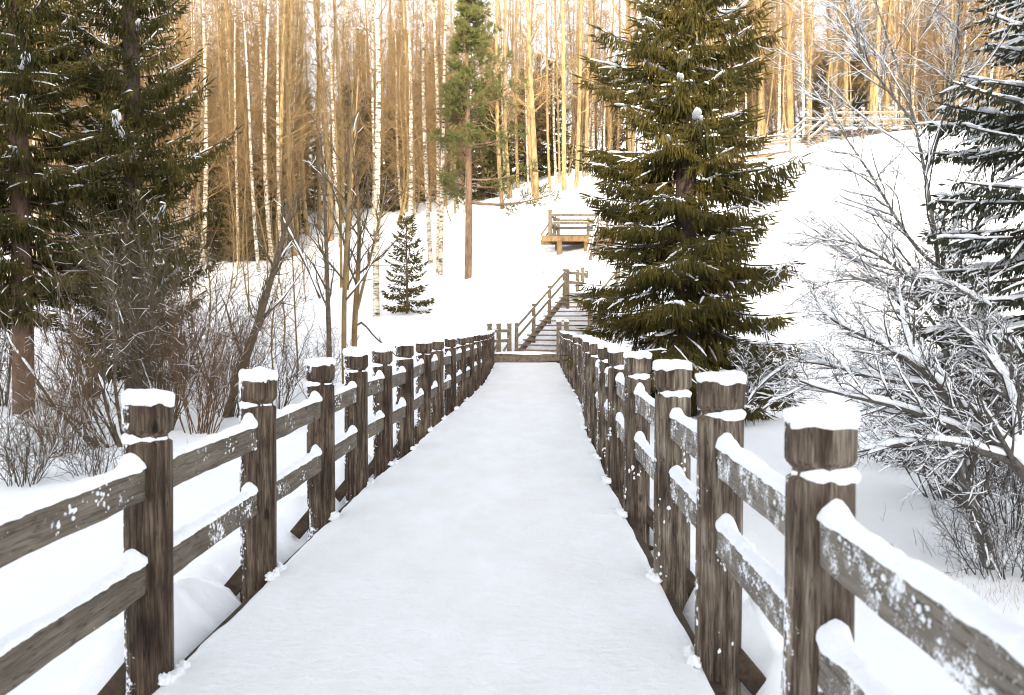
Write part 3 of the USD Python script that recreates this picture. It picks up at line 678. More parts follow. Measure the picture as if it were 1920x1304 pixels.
# walkway to the last stairs, and the top deck on the brow of the hill
walk = thing('hillside_walkway', 'plank walkway half hidden behind the big spruce, just below the last stairs', 'walkway')
wa, wb = P(1250, 330, 60.2), P(1482, 283, 59.6)
wa = np.array([9.0, 60.6, wb[2] - .75])
tt = np.linspace(0, 1, 26)
wdir = unit((wb - wa)[:2]); wn = np.array([-wdir[1], wdir[0]])
for t in tt:
    c = wa + (wb - wa) * t
    part(walk, 'plank', beam([*(c[:2]), c[2]], [*(c[:2] + wn * 1.7), c[2]], .24, .05), 'stair_wood', smooth=False)
for o in (.15, 1.55):
    part(walk, 'joist', beam([*(wa[:2] + wn * o), wa[2] - .16], [*(wb[:2] + wn * o), wb[2] - .16], .12, .24), 'beam_wood', smooth=False)
part(walk, 'walkway_snow', rail_snow([*(wa[:2] + wn * .5), wa[2]], [*(wb[:2] + wn * .5), wb[2]], .8, .06, 4, .06, 30, 0, 0), 'snow_clump')
for o in (0.02, 1.68):
    pr = None
    for t in (0, .25, .5, .75, 1.0):
        c = wa + (wb - wa) * t; c = np.array([*(c[:2] + wn * o), c[2]])
        far_post(walk, *c, 1.15, int(t * 17 + o * 5), below=.2)
        if pr is not None: far_rails(walk, pr, c)
        part(walk, 'leg', beam([c[0], c[1], min(gz(c[0], c[1]), c[2] - .5) - .3], [c[0], c[1], c[2] - .3], .2, .2, (0, 1.0, 0)), 'beam_wood', smooth=False)
        pr = c
last = thing('top_staircase', 'short sunlit staircase with snow on its treads below the hilltop deck', 'staircase')
ta = P(1507, 277, 59.9); tb = P(1546, 243, 61.2)
dirl = np.array([1.0, .55])
nrm = unit(np.array([-dirl[1], dirl[0]]))
ta3, tb3 = ta + np.array([*(nrm * 1.5), 0]), tb + np.array([*(nrm * 1.5), 0])
flight(last, ta3, tb3, (tb3 - ta3)[:2], 1.5, 9, left=(0, 1.0), right=(0, 1.0), seed=4, tsnow=.05, post_h=1.3)
deck2 = thing('hilltop_deck', 'railed timber deck on stilts along the brow of the white hill', 'walkway')
da, db = P(1547, 243, 61.3), P(1712, 240, 63.2)
ddir = unit((db - da)[:2]); dn = np.array([-ddir[1], ddir[0]])
for t in np.linspace(0, 1, 21):
    c = da + (db - da) * t
    part(deck2, 'plank', beam([*c[:2], c[2]], [*(c[:2] + dn * 1.9), c[2]], .24, .05), 'stair_wood', smooth=False)
for o in (.12, 1.75):
    part(deck2, 'joist', beam([*(da[:2] + dn * o), da[2] - .17], [*(db[:2] + dn * o), db[2] - .17], .12, .26), 'dark_wood', smooth=False)
for q, t in enumerate((.0, .2, .42, .73, 1.0)):
    c = da + (db - da) * t
    for o in (0.0, 1.85):
        e = np.array([*(c[:2] + dn * o), c[2]])
        far_post(deck2, *e, 1.22, 70 + q + int(o), R=.10, snow=.07, below=.2)
        part(deck2, 'leg', beam([e[0], e[1], min(gz(e[0], e[1]), e[2] - .4) - .4], [e[0], e[1], e[2] - .305], .26, .26, (0, 1.0, 0)), 'stair_wood', smooth=False)
    out = c - np.array([*(dn * .55), 0]) + np.array([*(ddir * .3), 0])
    part(deck2, 'brace', beam([*out[:2], c[2] + .02], [c[0], c[1], c[2] + .68], .07, .1), 'stair_wood', smooth=False)
    part(deck2, 'outrigger', beam([*out[:2], c[2] - .07], [*(c[:2] + dn * .3), c[2] - .07], .12, .08), 'stair_wood', smooth=False)
    part(deck2, 'outrigger_snow', blob([*(out[:2] + dn * .25), c[2] - .03], np.array([*ddir, 0]) * .42, np.array([*dn, 0]) * .3, np.array([0, 0, .1]), 30 + q, .4), 'snow_clump')
    if q:
        for o in (0.0, 1.85):
            b0 = da + (db - da) * (0, .2, .42, .73, 1.0)[q - 1]
            far_rails(deck2, [*(b0[:2] + dn * o), b0[2]], [*(c[:2] + dn * o), c[2]], hs=(.95, .5))

#TREES#
# ------------------------------------------------------------------ spruces
def strips(base, d, length, width, rng, cross=True):
    """Needle sprays: each a pair of crossed pointed blades."""
    n = len(base)
    ref = rng.normal(0, 1, (n, 3)); a = unit(np.cross(d, ref)); b = np.cross(d, a)
    w = (width * .5)[:, None]; m = base + d * (length * .42)[:, None]; tip = base + d * length[:, None]
    if not cross:
        o = np.arange(n)[:, None] * 4
        return np.stack([base, m + a * w, tip, m - a * w], 1).reshape(-1, 3), np.concatenate([o + [0, 1, 2], o + [0, 2, 3]])
    v = np.stack([base, m + a * w, tip, m - a * w, base, m + b * w, tip, m - b * w], 1).reshape(-1, 3)
    o = np.arange(n)[:, None] * 8
    f = np.concatenate([o + [0, 1, 2], o + [0, 2, 3], o + [4, 5, 6], o + [4, 6, 7]])
    return v, f

def spruce(rng, H, r0, R, crown0, step, nb=5, droop=.55, lift=.38, tw=.30, tww=.045, sp=.085, snow=.0, line_snow=.0, snow_th=.03, pil=(.25, .6), peak=.25, azc=None, hang=1.0, cross=True, lump=2, speck=0, snow_speck=1.0, vary=(.70, 1.12), skirt=.8):
    """A spruce about the origin: trunk, bare limbs, hanging needle sprays and lying snow."""
    tr, trr = curve([[0, 0, -.6], [rng.normal(0, .05), rng.normal(0, .05), H * .35], [rng.normal(0, .06), rng.normal(0, .06), H * .7], [0, 0, H]], 16, [r0 * 1.1, r0 * .95, r0 * .6, .012])
    limbP, limbR, base, dirs, ln, wd, lumps, linesP, linesR = [], [], [], [], [], [], [], [], []
    z = crown0; q = 0
    while z < H - .25:
        u = (z - crown0) / (H - crown0)
        prof = R * min(1, ((1 - u) / (1 - peak)) ** .85) * (skirt + (1 - skirt) * min(1, u / .14)) * (1 + .13 * math.sin(z * 2.9 + R) + .10 * math.sin(z * 6.7))
        for k in range(nb):
            q += 1
            az = q * 2.39996 + rng.normal(0, .3)
            L = prof * rng.uniform(*vary) + .12
            zz = z + rng.uniform(-.5, .5) * step
            t = np.linspace(0, 1, 9)
            a_ = droop * (1 - u) - .65 * u; b_ = lift * (1 - .6 * u)
            wob = rng.normal(0, .04)
            h = L * t; vz = L * (-a_ * t + b_ * t * t)
            e = np.array([math.cos(az), math.sin(az)]); sdir = np.array([-math.sin(az), math.cos(az)])
            bx = np.stack([e[0] * h + sdir[0] * wob * L * t * t, e[1] * h + sdir[1] * wob * L * t * t, zz + vz], 1)
            tx = np.interp(zz, tr[:, 2], tr[:, 0]); ty = np.interp(zz, tr[:, 2], tr[:, 1])
            bx[:, 0] += tx; bx[:, 1] += ty
            limbP.append(bx); limbR.append((.008 + .011 * L) * np.linspace(1, .25, 9))
            ns = max(3, int(L / .19)); tj = .14 + .84 * (np.arange(ns) + rng.random(ns)) / ns
            for sg in (-1, 1):
                i = np.minimum((tj * 8).astype(int), 7); f = (tj * 8 - i)[:, None]
                p0 = bx[i] * (1 - f) + bx[i + 1] * f; tan = unit(bx[i + 1] - bx[i])
                an = rng.normal(.85, .16, ns) * sg
                d = np.stack([tan[:, 0] * np.cos(an) - tan[:, 1] * np.sin(an), tan[:, 0] * np.sin(an) + tan[:, 1] * np.cos(an), tan[:, 2] * .6 - .12 + rng.normal(0, .08, ns)], 1)
                d = unit(d)
                sl = L * .40 * np.minimum(1, (1.08 - tj) * 1.5) * rng.uniform(.6, 1.15, ns) + .08
                for m in range(ns):
                    c = max(2, int(sl[m] / sp)); s = (np.arange(c) + rng.random(c)) / c
                    pts = p0[m] + d[m] * (s * sl[m])[:, None] - np.array([0, 0, .10]) * (s * s * sl[m])[:, None]
                    base.append(pts)
                    out = .34 * d[m] + .16 * tan[m]
                    dirs.append(out + rng.normal(0, .20, (c, 3)) + np.array([0, 0, -1.0]) * rng.uniform(.25, 1.15, (c, 1)) * hang)
                    ln.append(tw * rng.uniform(.45, 1.15, c) * (1.05 - .45 * s) * (.6 + .4 * (1 - u))); wd.append(tww * rng.uniform(.7, 1.3, c))
                    base.append(pts[-1:]); dirs.append(d[m][None] + rng.normal(0, .1, (1, 3))); ln.append(np.array([tw * .75])); wd.append(np.array([tww * 1.2]))
                    if line_snow and rng.random() < line_snow:
                        ls = np.linspace(.05, 1.1, 5)[:, None]
                        linesP.append(p0[m] + d[m] * ls * sl[m] - np.array([0, 0, .10]) * ls * ls * sl[m]); linesR.append(np.full(5, .004))
            c = max(4, int(L / sp * .8)); s = np.sort(rng.random(c)) * .9 + .1
            i = np.minimum((s * 8).astype(int), 7); f = (s * 8 - i)[:, None]
            base.append(bx[i] * (1 - f) + bx[i + 1] * f)
            dirs.append(np.array([*e, 0]) * .35 + rng.normal(0, .28, (c, 3)) + np.array([0, 0, -1.0]) * rng.uniform(.1, 1.0, (c, 1)) * hang)
            ln.append(tw * rng.uniform(.5, 1.1, c)); wd.append(tww * rng.uniform(.8, 1.3, c))
            base.append(bx[-1:]); dirs.append((bx[-1] - bx[-2])[None]); ln.append(np.array([tw])); wd.append(np.array([tww * 1.3]))
            if line_snow and rng.random() < line_snow * 1.2:
                linesP.append(bx[[3, 4, 6, 7, 8]]); linesR.append(np.full(5, .008))
            if rng.random() < snow:
                t0 = rng.uniform(.5, .92); i = min(int(t0 * 8), 7); f = t0 * 8 - i
                c = bx[i] * (1 - f) + bx[i + 1] * f; tg = unit(bx[i + 1] - bx[i]); sd = np.array([*sdir, 0])
                up = np.cross(tg, sd); up = up if up[2] > 0 else -up
                s0 = rng.uniform(*pil) * (.5 + .3 * L / max(R, .1))
                one = []
                lumps.append(one)
                for w in range(rng.integers(1, 4)):
                    one.append(blob(c + tg * (w - .6) * s0 * .6 + sd * rng.normal(0, .12) * s0 + up * .02, tg * s0 * rng.uniform(.25, .55), sd * s0 * rng.uniform(.12, .24), up * s0 * rng.uniform(.06, .11), int(rng.integers(1, 9999)), .5, lump, 2.2))
        z += step * rng.uniform(.85, 1.15)
    base, dirs, ln, wd = np.concatenate(base), unit(np.concatenate(dirs)), np.concatenate(ln), np.concatenate(wd)
    out = {'trunk': tubes(tr, trr, 10), 'limbs': tubes(np.array(limbP), np.array(limbR), 4), 'crown': strips(base, dirs, ln, wd, rng, cross)}
    if linesP:
        out['twig_snow'] = snow_on(rng, np.array(linesP), np.array(linesR), 1.0, snow_th, 5, .9)
    if speck:
        c = base[rng.choice(len(base), speck)] + [0, 0, .012]
        o = np.array([[1, 0, 0], [0, 1, 0], [-1, 0, 0], [0, -1, 0], [0, 0, .8], [0, 0, -.4]])
        sz = rng.uniform(.010, .036, (speck, 1, 1)) * snow_speck
        v = c[:, None] + (o[None] + rng.normal(0, .18, (speck, 6, 3))) * sz * rng.uniform(.6, 1.6, (speck, 1, 3))
        ff = np.array([[0, 1, 4], [1, 2, 4], [2, 3, 4], [3, 0, 4], [1, 0, 5], [2, 1, 5], [3, 2, 5], [0, 3, 5]])
        sp_ = (v.reshape(-1, 3), (ff[None] + np.arange(speck)[:, None, None] * 6).reshape(-1, 3))
        out['twig_snow'] = cat([out['twig_snow'], sp_]) if 'twig_snow' in out else sp_
    out['snow_clumps'] = [cat(x) for x in lumps]
    return out

def place_spruce(name, label, loc, parts, needles, bark, group=None, proto=False, turn=0.0):
    t = thing(name, label, 'spruce tree', loc, group)
    for k, m in (('trunk', bark), ('limbs', bark), ('crown', needles), ('twig_snow', 'snow')):
        if k in parts:
            p = part(t, k, parts[k], m, smooth=k != 'crown', origin=0, kind='stuff' if k == 'twig_snow' else None)
    for c in parts['snow_clumps']:
        part(t, 'snow_clump', c, 'snow', origin=0)
    return t

def on_ground(px, Y):
    x = (px - 960) * Y / F
    return np.array([x, Y, gz(x, Y)])

r = np.random.default_rng(5)
place_spruce('spruce_tree', 'big sunlit spruce standing right of the footbridge in front of the stairs', on_ground(1287, 24.2),
             spruce(r, 17.5, .25, 2.58, .90, .31, 6, .74, .38, .46, .036, .056, vary=(.46, 1.18), skirt=.80, snow=.55, line_snow=.10, snow_th=.022, pil=(.30, .80), peak=.12, hang=1.9, speck=1500), 'spruce_needles_olive', 'spruce_bark')
place_spruce('spruce_tree', 'tall dark spruce at the left edge with a bare reddish lower trunk', on_ground(42, 25.0),
             spruce(r, 18, .24, 2.25, 2.7, .31, 5, .55, .42, .42, .036, .066, vary=(.52, 1.18), snow=.55, line_snow=.07, snow_th=.016, pil=(.3, .7), peak=.3, hang=2.0, lump=1, speck=900), 'spruce_needles_dark', 'spruce_bark_red')
place_spruce('spruce_tree', 'dark spruce with upswept branch tips behind the thicket left of the footbridge', on_ground(250, 27.0),
             spruce(r, 19, .25, 1.85, 1.3, .33, 5, .55, .66, .40, .035, .066, vary=(.52, 1.18), snow=.55, line_snow=.07, snow_th=.016, pil=(.3, .65), peak=.3, hang=2.0, lump=1, speck=900), 'spruce_needles_dark', 'spruce_bark')
place_spruce('spruce_tree', 'spruce thickly laden with snow at the right edge behind the leaning alder', on_ground(2010, 11.6),
             spruce(r, 9.5, .16, 2.05, 1.75, .28, 6, .45, .16, .16, .026, .024, snow=1.0, line_snow=.75, snow_th=.013, pil=(.25, .6), peak=.1, hang=1.3, cross=False, speck=6000, snow_speck=.6), 'spruce_needles_grey', 'spruce_bark')
place_spruce('young_spruce', 'small young spruce alone on the open snow beside the white birch', hit(763, 588, 40),
             spruce(r, 4.4, .055, 1.15, .25, .30, 4, .30, .25, .26, .06, .11, snow=.05, pil=(.15, .3), peak=.05, hang=.8, lump=1), 'spruce_needles_olive', 'spruce_bark_red')
place_spruce('young_spruce', 'small snowy spruce growing behind the leaning alder on the right', on_ground(1770, 17.0),
             spruce(r, 4.6, .07, 1.3, .2, .28, 5, .40, .25, .16, .022, .055, snow=.45, line_snow=.5, snow_th=.012, pil=(.2, .4), peak=.05, hang=.9, cross=False, lump=1, speck=900, snow_speck=.7), 'spruce_needles_grey', 'spruce_bark')
# ------------------------------------------------------------------ the tall pine on the slope
def pine(rng, H, r0, crown0, Rc, side=0.0, n=70):
    tr, trr = curve([[0, 0, -.5], [.05, 0, H * .35], [-.02, .05, H * .7], [0, 0, H]], 14, [r0 * 1.1, r0, r0 * .62, .02])
    u = np.sort(rng.random(n)) ** .9
    z = crown0 + (H - .2 - crown0) * u
    az = np.arange(n) * 2.4 + rng.normal(0, .4, n)
    L = Rc * (1 - u) ** .8 * rng.uniform(.5, 1.15, n) * (1 + side * np.cos(az)) + .15
    t = np.linspace(0, 1, 7)
    sl = (-.25 + 1.0 * u)[:, None]
    B = np.stack([np.cos(az)[:, None] * L[:, None] * t, np.sin(az)[:, None] * L[:, None] * t, z[:, None] + L[:, None] * (sl * t + .25 * t * t)], -1)
    Br = (.010 + .014 * L)[:, None] * np.linspace(1, .3, 7)
    C, Cr = ramify(rng, B, Br, 9, .25, 1.0, lambda t, p: .38 * p * (1.15 - t) + .14, .8, .10, .12, .6, .008, 4)
    D, Dr = ramify(rng, C, Cr, 4, .35, 1.0, lambda t, p: .35 * p + .1, .7, .12, .1, .6, .006, 3)
    tips = np.concatenate([C[:, -1], C[:, -2], D[:, -1], D[:, -2], B[:, -1]])
    td = unit(np.concatenate([C[:, -1] - C[:, -2], C[:, -2] - C[:, -3], D[:, -1] - D[:, -2], D[:, -2] - D[:, 0], B[:, -1] - B[:, -2]]))
    m = 3
    base = np.repeat(tips, m, 0)
    d = unit(np.repeat(td, m, 0) + rng.normal(0, .55, (len(base), 3)) + [0, 0, .25])
    return {'trunk': tubes(tr, trr, 10), 'limbs': cat([tubes(B, Br, 4), tubes(C, Cr, 3)]), 'crown': strips(base, d, rng.uniform(.16, .32, len(base)), rng.uniform(.035, .06, len(base)), rng)}
pb = hit(877, 522, 40)
pt = thing('pine_tree', 'tall slender pine with an orange trunk alone on the open slope', 'pine tree', pb)
for k, v in pine(r, P(870, -6, pb[1])[2] - pb[2] + .6, .18, 3.7, 3.1, .45, 62).items():
    part(pt, k, v, 'pine_needles' if k == 'crown' else 'pine_bark', smooth=k != 'crown', origin=0)

# ------------------------------------------------------------------ bare trees
def bare(rng, kind):
    """(trunk, limbs, twigs) of a leafless tree about the origin, grown in a close stand."""
    if kind == 'aspen':
        H, r0 = rng.uniform(23, 27), .165
        tr, trr = curve([[0, 0, -.6], [rng.normal(0, .12), rng.normal(0, .12), H * .3], [rng.normal(0, .2), rng.normal(0, .2), H * .65], [rng.normal(0, .3), 0, H]], 16, [r0 * 1.1, r0 * .9, r0 * .65, .02])
        B, Br = ramify(rng, tr[None], trr[None], 38, .24, .98, lambda t, p: 3.0 * (1.25 - t), 1.05, .06, .12, .34, .010, 6)
        C, Cr = ramify(rng, B, Br, 8, .25, 1.0, lambda t, p: .36 * p + .2, .8, .05, .13, .5, .009, 4)
        D, Dr = ramify(rng, C, Cr, 4, .2, 1.0, lambda t, p: .45 * p + .1, .6, .05, .12, .7, .008, 3)
    elif kind == 'birch':
        H, r0 = rng.uniform(19, 23), .115
        tr, trr = curve([[0, 0, -.6], [rng.normal(0, .15), rng.normal(0, .15), H * .3], [rng.normal(0, .25), rng.normal(0, .2), H * .65], [rng.normal(0, .4), 0, H]], 16, [r0 * 1.1, r0 * .9, r0 * .55, .012])
        B, Br = ramify(rng, tr[None], trr[None], 46, .18, .98, lambda t, p: 2.8 * (1.2 - t), .98, .07, .12, .33, .009, 6)
        C, Cr = ramify(rng, B, Br, 9, .25, 1.0, lambda t, p: .34 * p + .25, .8, -.02, .14, .5, .008, 4)
        D, Dr = ramify(rng, C, Cr, 5, .2, 1.0, lambda t, p: .5 * p + .15, .5, -.12, .12, .7, .0075, 3)
    elif kind == 'sapling':
        H, r0 = rng.uniform(10, 16), rng.uniform(.045, .065)
        tr, trr = curve([[0, 0, -.5], [rng.normal(0, .4), rng.normal(0, .3), H * .3], [rng.normal(0, .7), rng.normal(0, .5), H * .65], [rng.normal(0, 1.1), 0, H]], 14, [r0 * 1.1, r0 * .85, r0 * .55, .008])
        B, Br = ramify(rng, tr[None], trr[None], 30, .10, .98, lambda t, p: 2.4 * (1.15 - t), .95, .06, .13, .4, .008, 6)
        C, Cr = ramify(rng, B, Br, 8, .15, 1.0, lambda t, p: .38 * p + .15, .8, .02, .14, .55, .008, 4)
        D, Dr = ramify(rng, C, Cr, 4, .2, 1.0, lambda t, p: .5 * p + .1, .6, .02, .12, .7, .0075, 3)
    return tubes(tr, trr, 8), tubes(B, Br, 4), cat([tubes(C, Cr, 3), tubes(D, Dr, 3)])

KINDS = {'aspen': ('aspen_tree', 'aspen', 'aspen_bark', 'aspen_bark', 'aspen_twig'), 'birch': ('birch_tree', 'birch', 'birch_bark', 'birch_twig', 'birch_twig'),
         'sapling': ('bare_sapling', 'sapling', 'sapling_bark', 'sapling_bark', 'birch_twig'), 'spruce': ('forest_spruce', 'spruce tree', '', '', '')}
protos = {k: [] for k in KINDS}
NV = {'aspen': 4, 'birch': 5, 'sapling': 5, 'spruce': 3}
fr = np.random.default_rng(23)
turn = {k: 0 for k in KINDS}
def forest_tree(kind, label, loc, lean=(0, 0), s=1.0, fat=1.0, group=None):
    """The first trees of each kind are built with their parts; the later ones are copies of those."""
    name, c, b1, b2, b3 = KINDS[kind]
    ps = protos[kind]
    scale = (s * fat, s * fat, s)
    rot = (lean[0], lean[1], fr.uniform(0, 360))
    if len(ps) < NV[kind]:
        t = UsdGeom.Xform.Define(stage, numbered('/World', name))
        t.AddTranslateOp().Set(Gf.Vec3d(*map(float, loc))); t.AddRotateZYXOp().Set(Gf.Vec3f(*map(float, rot))); t.AddScaleOp().Set(Gf.Vec3f(*map(float, scale)))
        p = said(t.GetPrim(), label, c, group)
        if kind == 'spruce':
            for k, v in spruce(fr, fr.uniform(15, 19), .16, fr.uniform(1.7, 2.2), .8, .62, 5, .5, .3, .55, .12, .22, snow=.0, peak=.12, hang=.8).items():
                if k != 'snow_clumps': part(p, k, v, 'forest_needles' if k == 'crown' else 'spruce_bark', smooth=k != 'crown', origin=0)
        else:
            a, b, d = bare(fr, kind)
            part(p, 'trunk', a, b1, origin=0); part(p, 'limbs', b, b2, origin=0); part(p, 'twigs', d, b3, origin=0)
        ps.append(p.GetPath().pathString)
        return p
    turn[kind] += 1
    return again(ps[turn[kind] % len(ps)], label, loc, rot, scale, group, name)

def seen_tree(kind, label, x0, xb, yb, Y=None, fat=1.0, s=1.0):
    """A tree whose trunk the photograph shows: x0 at the top edge, (xb, yb) at its foot."""
    if Y is None:
        base = hit(xb, yb, 38)
    else:
        base = on_ground(xb, Y); 
    forest_tree(kind, label, base, (0, math.degrees(math.atan2(x0 - xb, max(yb, 200)))), s, fat)

seen = [
 ('aspen', 'thick golden aspen with forked crown, its foot on open snow left of the platform', 1003, 1007, 379, None, 1.25),
 ('aspen', 'golden aspen partly hidden by the pine, just right of its trunk', 948, 958, 372, None, 1.05),
 ('aspen', 'leaning golden aspen close left of the thick forked aspen', 984, 1003, 372, 78, .9),
 ('aspen', 'straight golden aspen with lichen above the platform', 1052, 1058, 357, None, 1.0),
 ('aspen', 'slightly right-leaning aspen near the left boughs of the big spruce', 1089, 1080, 352, None, .95),
 ('aspen', 'aspen seen against the left boughs of the big spruce', 1107, 1100, 350, 83, 1.0),
 ('aspen', 'thin aspen between the forked aspen and the straight lichen-covered one', 1022, 1032, 362, None, .6),
 ('aspen', 'orange-stemmed thin aspen close left of the straight lichen-covered aspen', 1044, 1049, 352, 84, .55),
 ('aspen', 'pale aspen rising directly behind the crown of the pine', 933, 943, 360, 76, .9),
 ('birch', 'white birch with a bare foot on the snow left of the young spruce', 709, 706, 594, None, 1.35),
 ('birch', 'left stem of the twin white birches standing left of the pine', 812, 820, 512, None, 1.05),
 ('birch', 'right stem of the twin white birches standing left of the pine', 838, 825, 516, None, 1.05),
 ('birch', 'white birch at the wood edge above the young spruce', 762, 770, 440, None, 1.25),
 ('birch', 'white birch between the twin birches and the wood edge', 796, 808, 495, None, 1.1),
 ('birch', 'speckled birch beside the upswept tips of the dark spruce', 387, 377, 470, 58, 1.25),
 ('birch', 'slim white birch above the leaning willow, left of its fellow', 493, 508, 440, 62, 1.0),
 ('birch', 'white birch above the leaning willow, right of its fellow', 507, 516, 442, 61, 1.1),
 ('birch', 'white birch leaning left at the snow tongue on the left', 530, 552, 452, None, 1.0),
 ('birch', 'leaning white birch left of the brown saplings', 617, 640, 440, 66, .95),
 ('aspen', 'golden aspen above the snow tongue on the left', 543, 555, 448, 64, 1.05),
 ('aspen', 'golden aspen in the left wood beside the leaning birch', 603, 620, 440, 68, 1.15),
 ('aspen', 'straight golden aspen in the left wood', 593, 600, 435, 72, .9),
 ('aspen', 'greyish golden aspen in the left wood above the leaning willow', 570, 579, 440, 70, .9),
 ('aspen', 'golden aspen in the left wood right of the leaning birch', 634, 640, 440, 74, 1.0),
 ('aspen', 'golden aspen above the white speckled birch, left wood', 500, 500, 440, 72, .95),
 ('aspen', 'broad golden aspen left of the hilltop staircase', 1482, 1480, 256, 72, 1.3),
 ('aspen', 'slender golden aspen peeping over the right side of the big spruce', 1428, 1427, 280, 74, .9),
 ('aspen', 'thin aspen tight against the right side of the big spruce', 1416, 1418, 280, 78, .8),
 ('birch', 'white birch between the big spruce and the broad golden aspen', 1457, 1458, 262, 74, .9),
 ('aspen', 'golden aspen behind the hilltop deck, middle of the rail', 1579, 1583, 235, 74, 1.0),
 ('aspen', 'forking aspen behind the hilltop deck, left of the middle', 1556, 1566, 235, 78, 1.0),
 ('aspen', 'pale aspen behind the hilltop staircase', 1503, 1514, 235, 80, .8),
 ('aspen', 'aspen seen through the thin alder twigs at the right end of the hilltop deck', 1622, 1625, 230, 76, .9),
 ('aspen', 'golden aspen right of the pine crown, third from the forked aspen', 965, 972, 365, 86, .8),
 ('aspen', 'golden aspen at the left edge of the wood, behind the dark spruce', 372, 380, 440, 70, 1.0),
]
for a in seen:
    seen_tree(*a)

WHAT = {'aspen': ('bare golden aspen', 'aspens'), 'birch': ('bare reddish birch', 'birches'), 'sapling': ('thin bare brown sapling', 'saplings'), 'spruce': ('shaggy dark spruce', 'spruces')}
def where(x, y):
    px = 960 + F * x / y
    return ('in the wood behind the two dark spruces' if px < 430 else 'in the wood between the dark spruces and the white birch' if px < 700 else
            'in the wood behind the pine and the twin birches' if px < 1110 else 'in the wood above the hilltop deck' if px < 1640 else 'in the wood behind the snow laden trees on the right')
def scatter(kind, n, xr, yr, smin, smax, edge, fat=1.0):
    k = 0; tries = 0
    while k < n and tries < n * 60:
        tries += 1
        x, y = fr.uniform(*xr), fr.uniform(*yr)
        if abs(x) > y * .56 + 2 or y < edge(x) + fr.uniform(0, 3): continue
        if 8 < x < 27 and y < 66: continue
        forest_tree(kind, WHAT[kind][0] + ' ' + where(x, y), (x, y, gz(x, y)), (fr.normal(0, 1.5), fr.normal(0, 4.0 if kind == 'sapling' else 1.9)), fr.uniform(smin, smax), fat * fr.uniform(.65, 1.1), WHAT[kind][1] + ' ' + where(x, y))
        k += 1
edge = lambda x: np.interp(x, [-40, -22, -14, -11, -4, 1, 4, 7, 12, 16, 30], [44, 46, 58, 66, 72, 80, 84, 80, 72, 66, 67])
scatter('aspen', 75, (-50, 48), (44, 112), .85, 1.1, edge)
scatter('aspen', 70, (-50, 48), (46, 112), .8, 1.0, edge, .5)
scatter('birch', 210, (-54, 54), (44, 122), .8, 1.1, edge)
scatter('sapling', 90, (-42, -2), (46, 90), .8, 1.3, edge)
scatter('sapling', 200, (-46, 50), (60, 118), .9, 1.6, edge)
scatter('spruce', 60, (-75, 72), (104, 140), .8, 1.1, edge)
LOW = [(400, 62, .42, 'bushy low spruce right beside the upswept dark spruce'), (424, 64, .46, 'low spruce under the speckled birch on the left'), (442, 62, .36, 'short olive spruce at the lower edge of the left wood'),
       (464, 66, .48, 'bushy spruce left of the two slim white birches'), (484, 62, .42, 'short bushy spruce under the two slim white birches'), (512, 68, .50, 'low spruce above the top of the leaning willow'),
       (535, 70, .55, 'shaggy low spruce left of the snow tongue'), (575, 80, .62, 'low spruce behind the golden aspens of the left wood'), (655, 84, .6, 'low spruce behind the leaning white birch'),
       (690, 82, .55, 'bushy spruce left of the white birch, at the wood edge'), (738, 80, .5, 'bushy spruce right of the white birch, at the wood edge'), (787, 84, .6, 'low spruce behind the twin white birches'),
       (905, 82, .60, 'shaggy spruce right of the pine trunk at the wood edge'), (930, 88, .62, 'shaggy spruce behind the pale aspen near the pine'), (985, 90, .6, 'low spruce left behind the thick forked aspen'), (1035, 92, .65, 'low spruce right behind the thick forked aspen'),
       (448, 78, .55, 'taller olive spruce deep behind the slim white birches'), (380, 70, .42, 'taller shaggy spruce close behind the upswept dark spruce'), (1540, 84, .5, 'low spruce behind the hilltop staircase'), (1600, 86, .5, 'low spruce behind the hilltop deck rail')]
for px, Y, q, lb in LOW:
    forest_tree('spruce', lb, on_ground(px, Y), (0, 0), q, 1.35)

for k in range(26):
    px, y = fr.uniform(1040, 1420), fr.uniform(86, 112)
    kd = ('birch', 'sapling', 'aspen')[k % 3]
    p_ = on_ground(px, y)
    forest_tree(kd, WHAT[kd][0] + ' in the wood right behind the top of the big spruce', p_, (fr.normal(0, 1), fr.normal(0, 1.5)), fr.uniform(.9, 1.1) * (1.4 if kd == 'sapling' else 1), fr.uniform(.6, .9), WHAT[kd][1] + ' behind the big spruce')
for k in range(110):
    px, y = fr.uniform(330, 1900), fr.uniform(98, 128)
    kd = ('birch', 'sapling', 'birch', 'aspen')[k % 4]
    p_ = on_ground(px, y)
    forest_tree(kd, WHAT[kd][0] + ' along the far crest of the wooded hill', p_, (fr.normal(0, 1), fr.normal(0, 2)), fr.uniform(.9, 1.15) * (1.4 if kd == 'sapling' else 1), fr.uniform(.5, .9), WHAT[kd][1] + ' along the far crest')
for k in range(13):
    px, y = fr.uniform(330, 620), fr.uniform(33, 56)
    forest_tree('sapling', 'thin warm brown sapling at the foot of the slope behind the thicket on the left', on_ground(px, y), (fr.normal(0, 2), fr.normal(0, 3)), fr.uniform(.6, 1.0), fr.uniform(.55, .9), 'thin saplings at the foot of the left slope')
for k in range(9):  # spruces out of view behind the camera, placed to throw soft shade on the hill
    x, y = -24 + 4.2 * k + fr.normal(0, 1), fr.uniform(-46, -38)
    forest_tree('spruce', WHAT['spruce'][0] + ' out of view behind the viewer, placed to dapple the hill with shade', (x, y, gz(x, y)), (0, 0), fr.uniform(.35, .6), .8, 'spruces on the near bank')
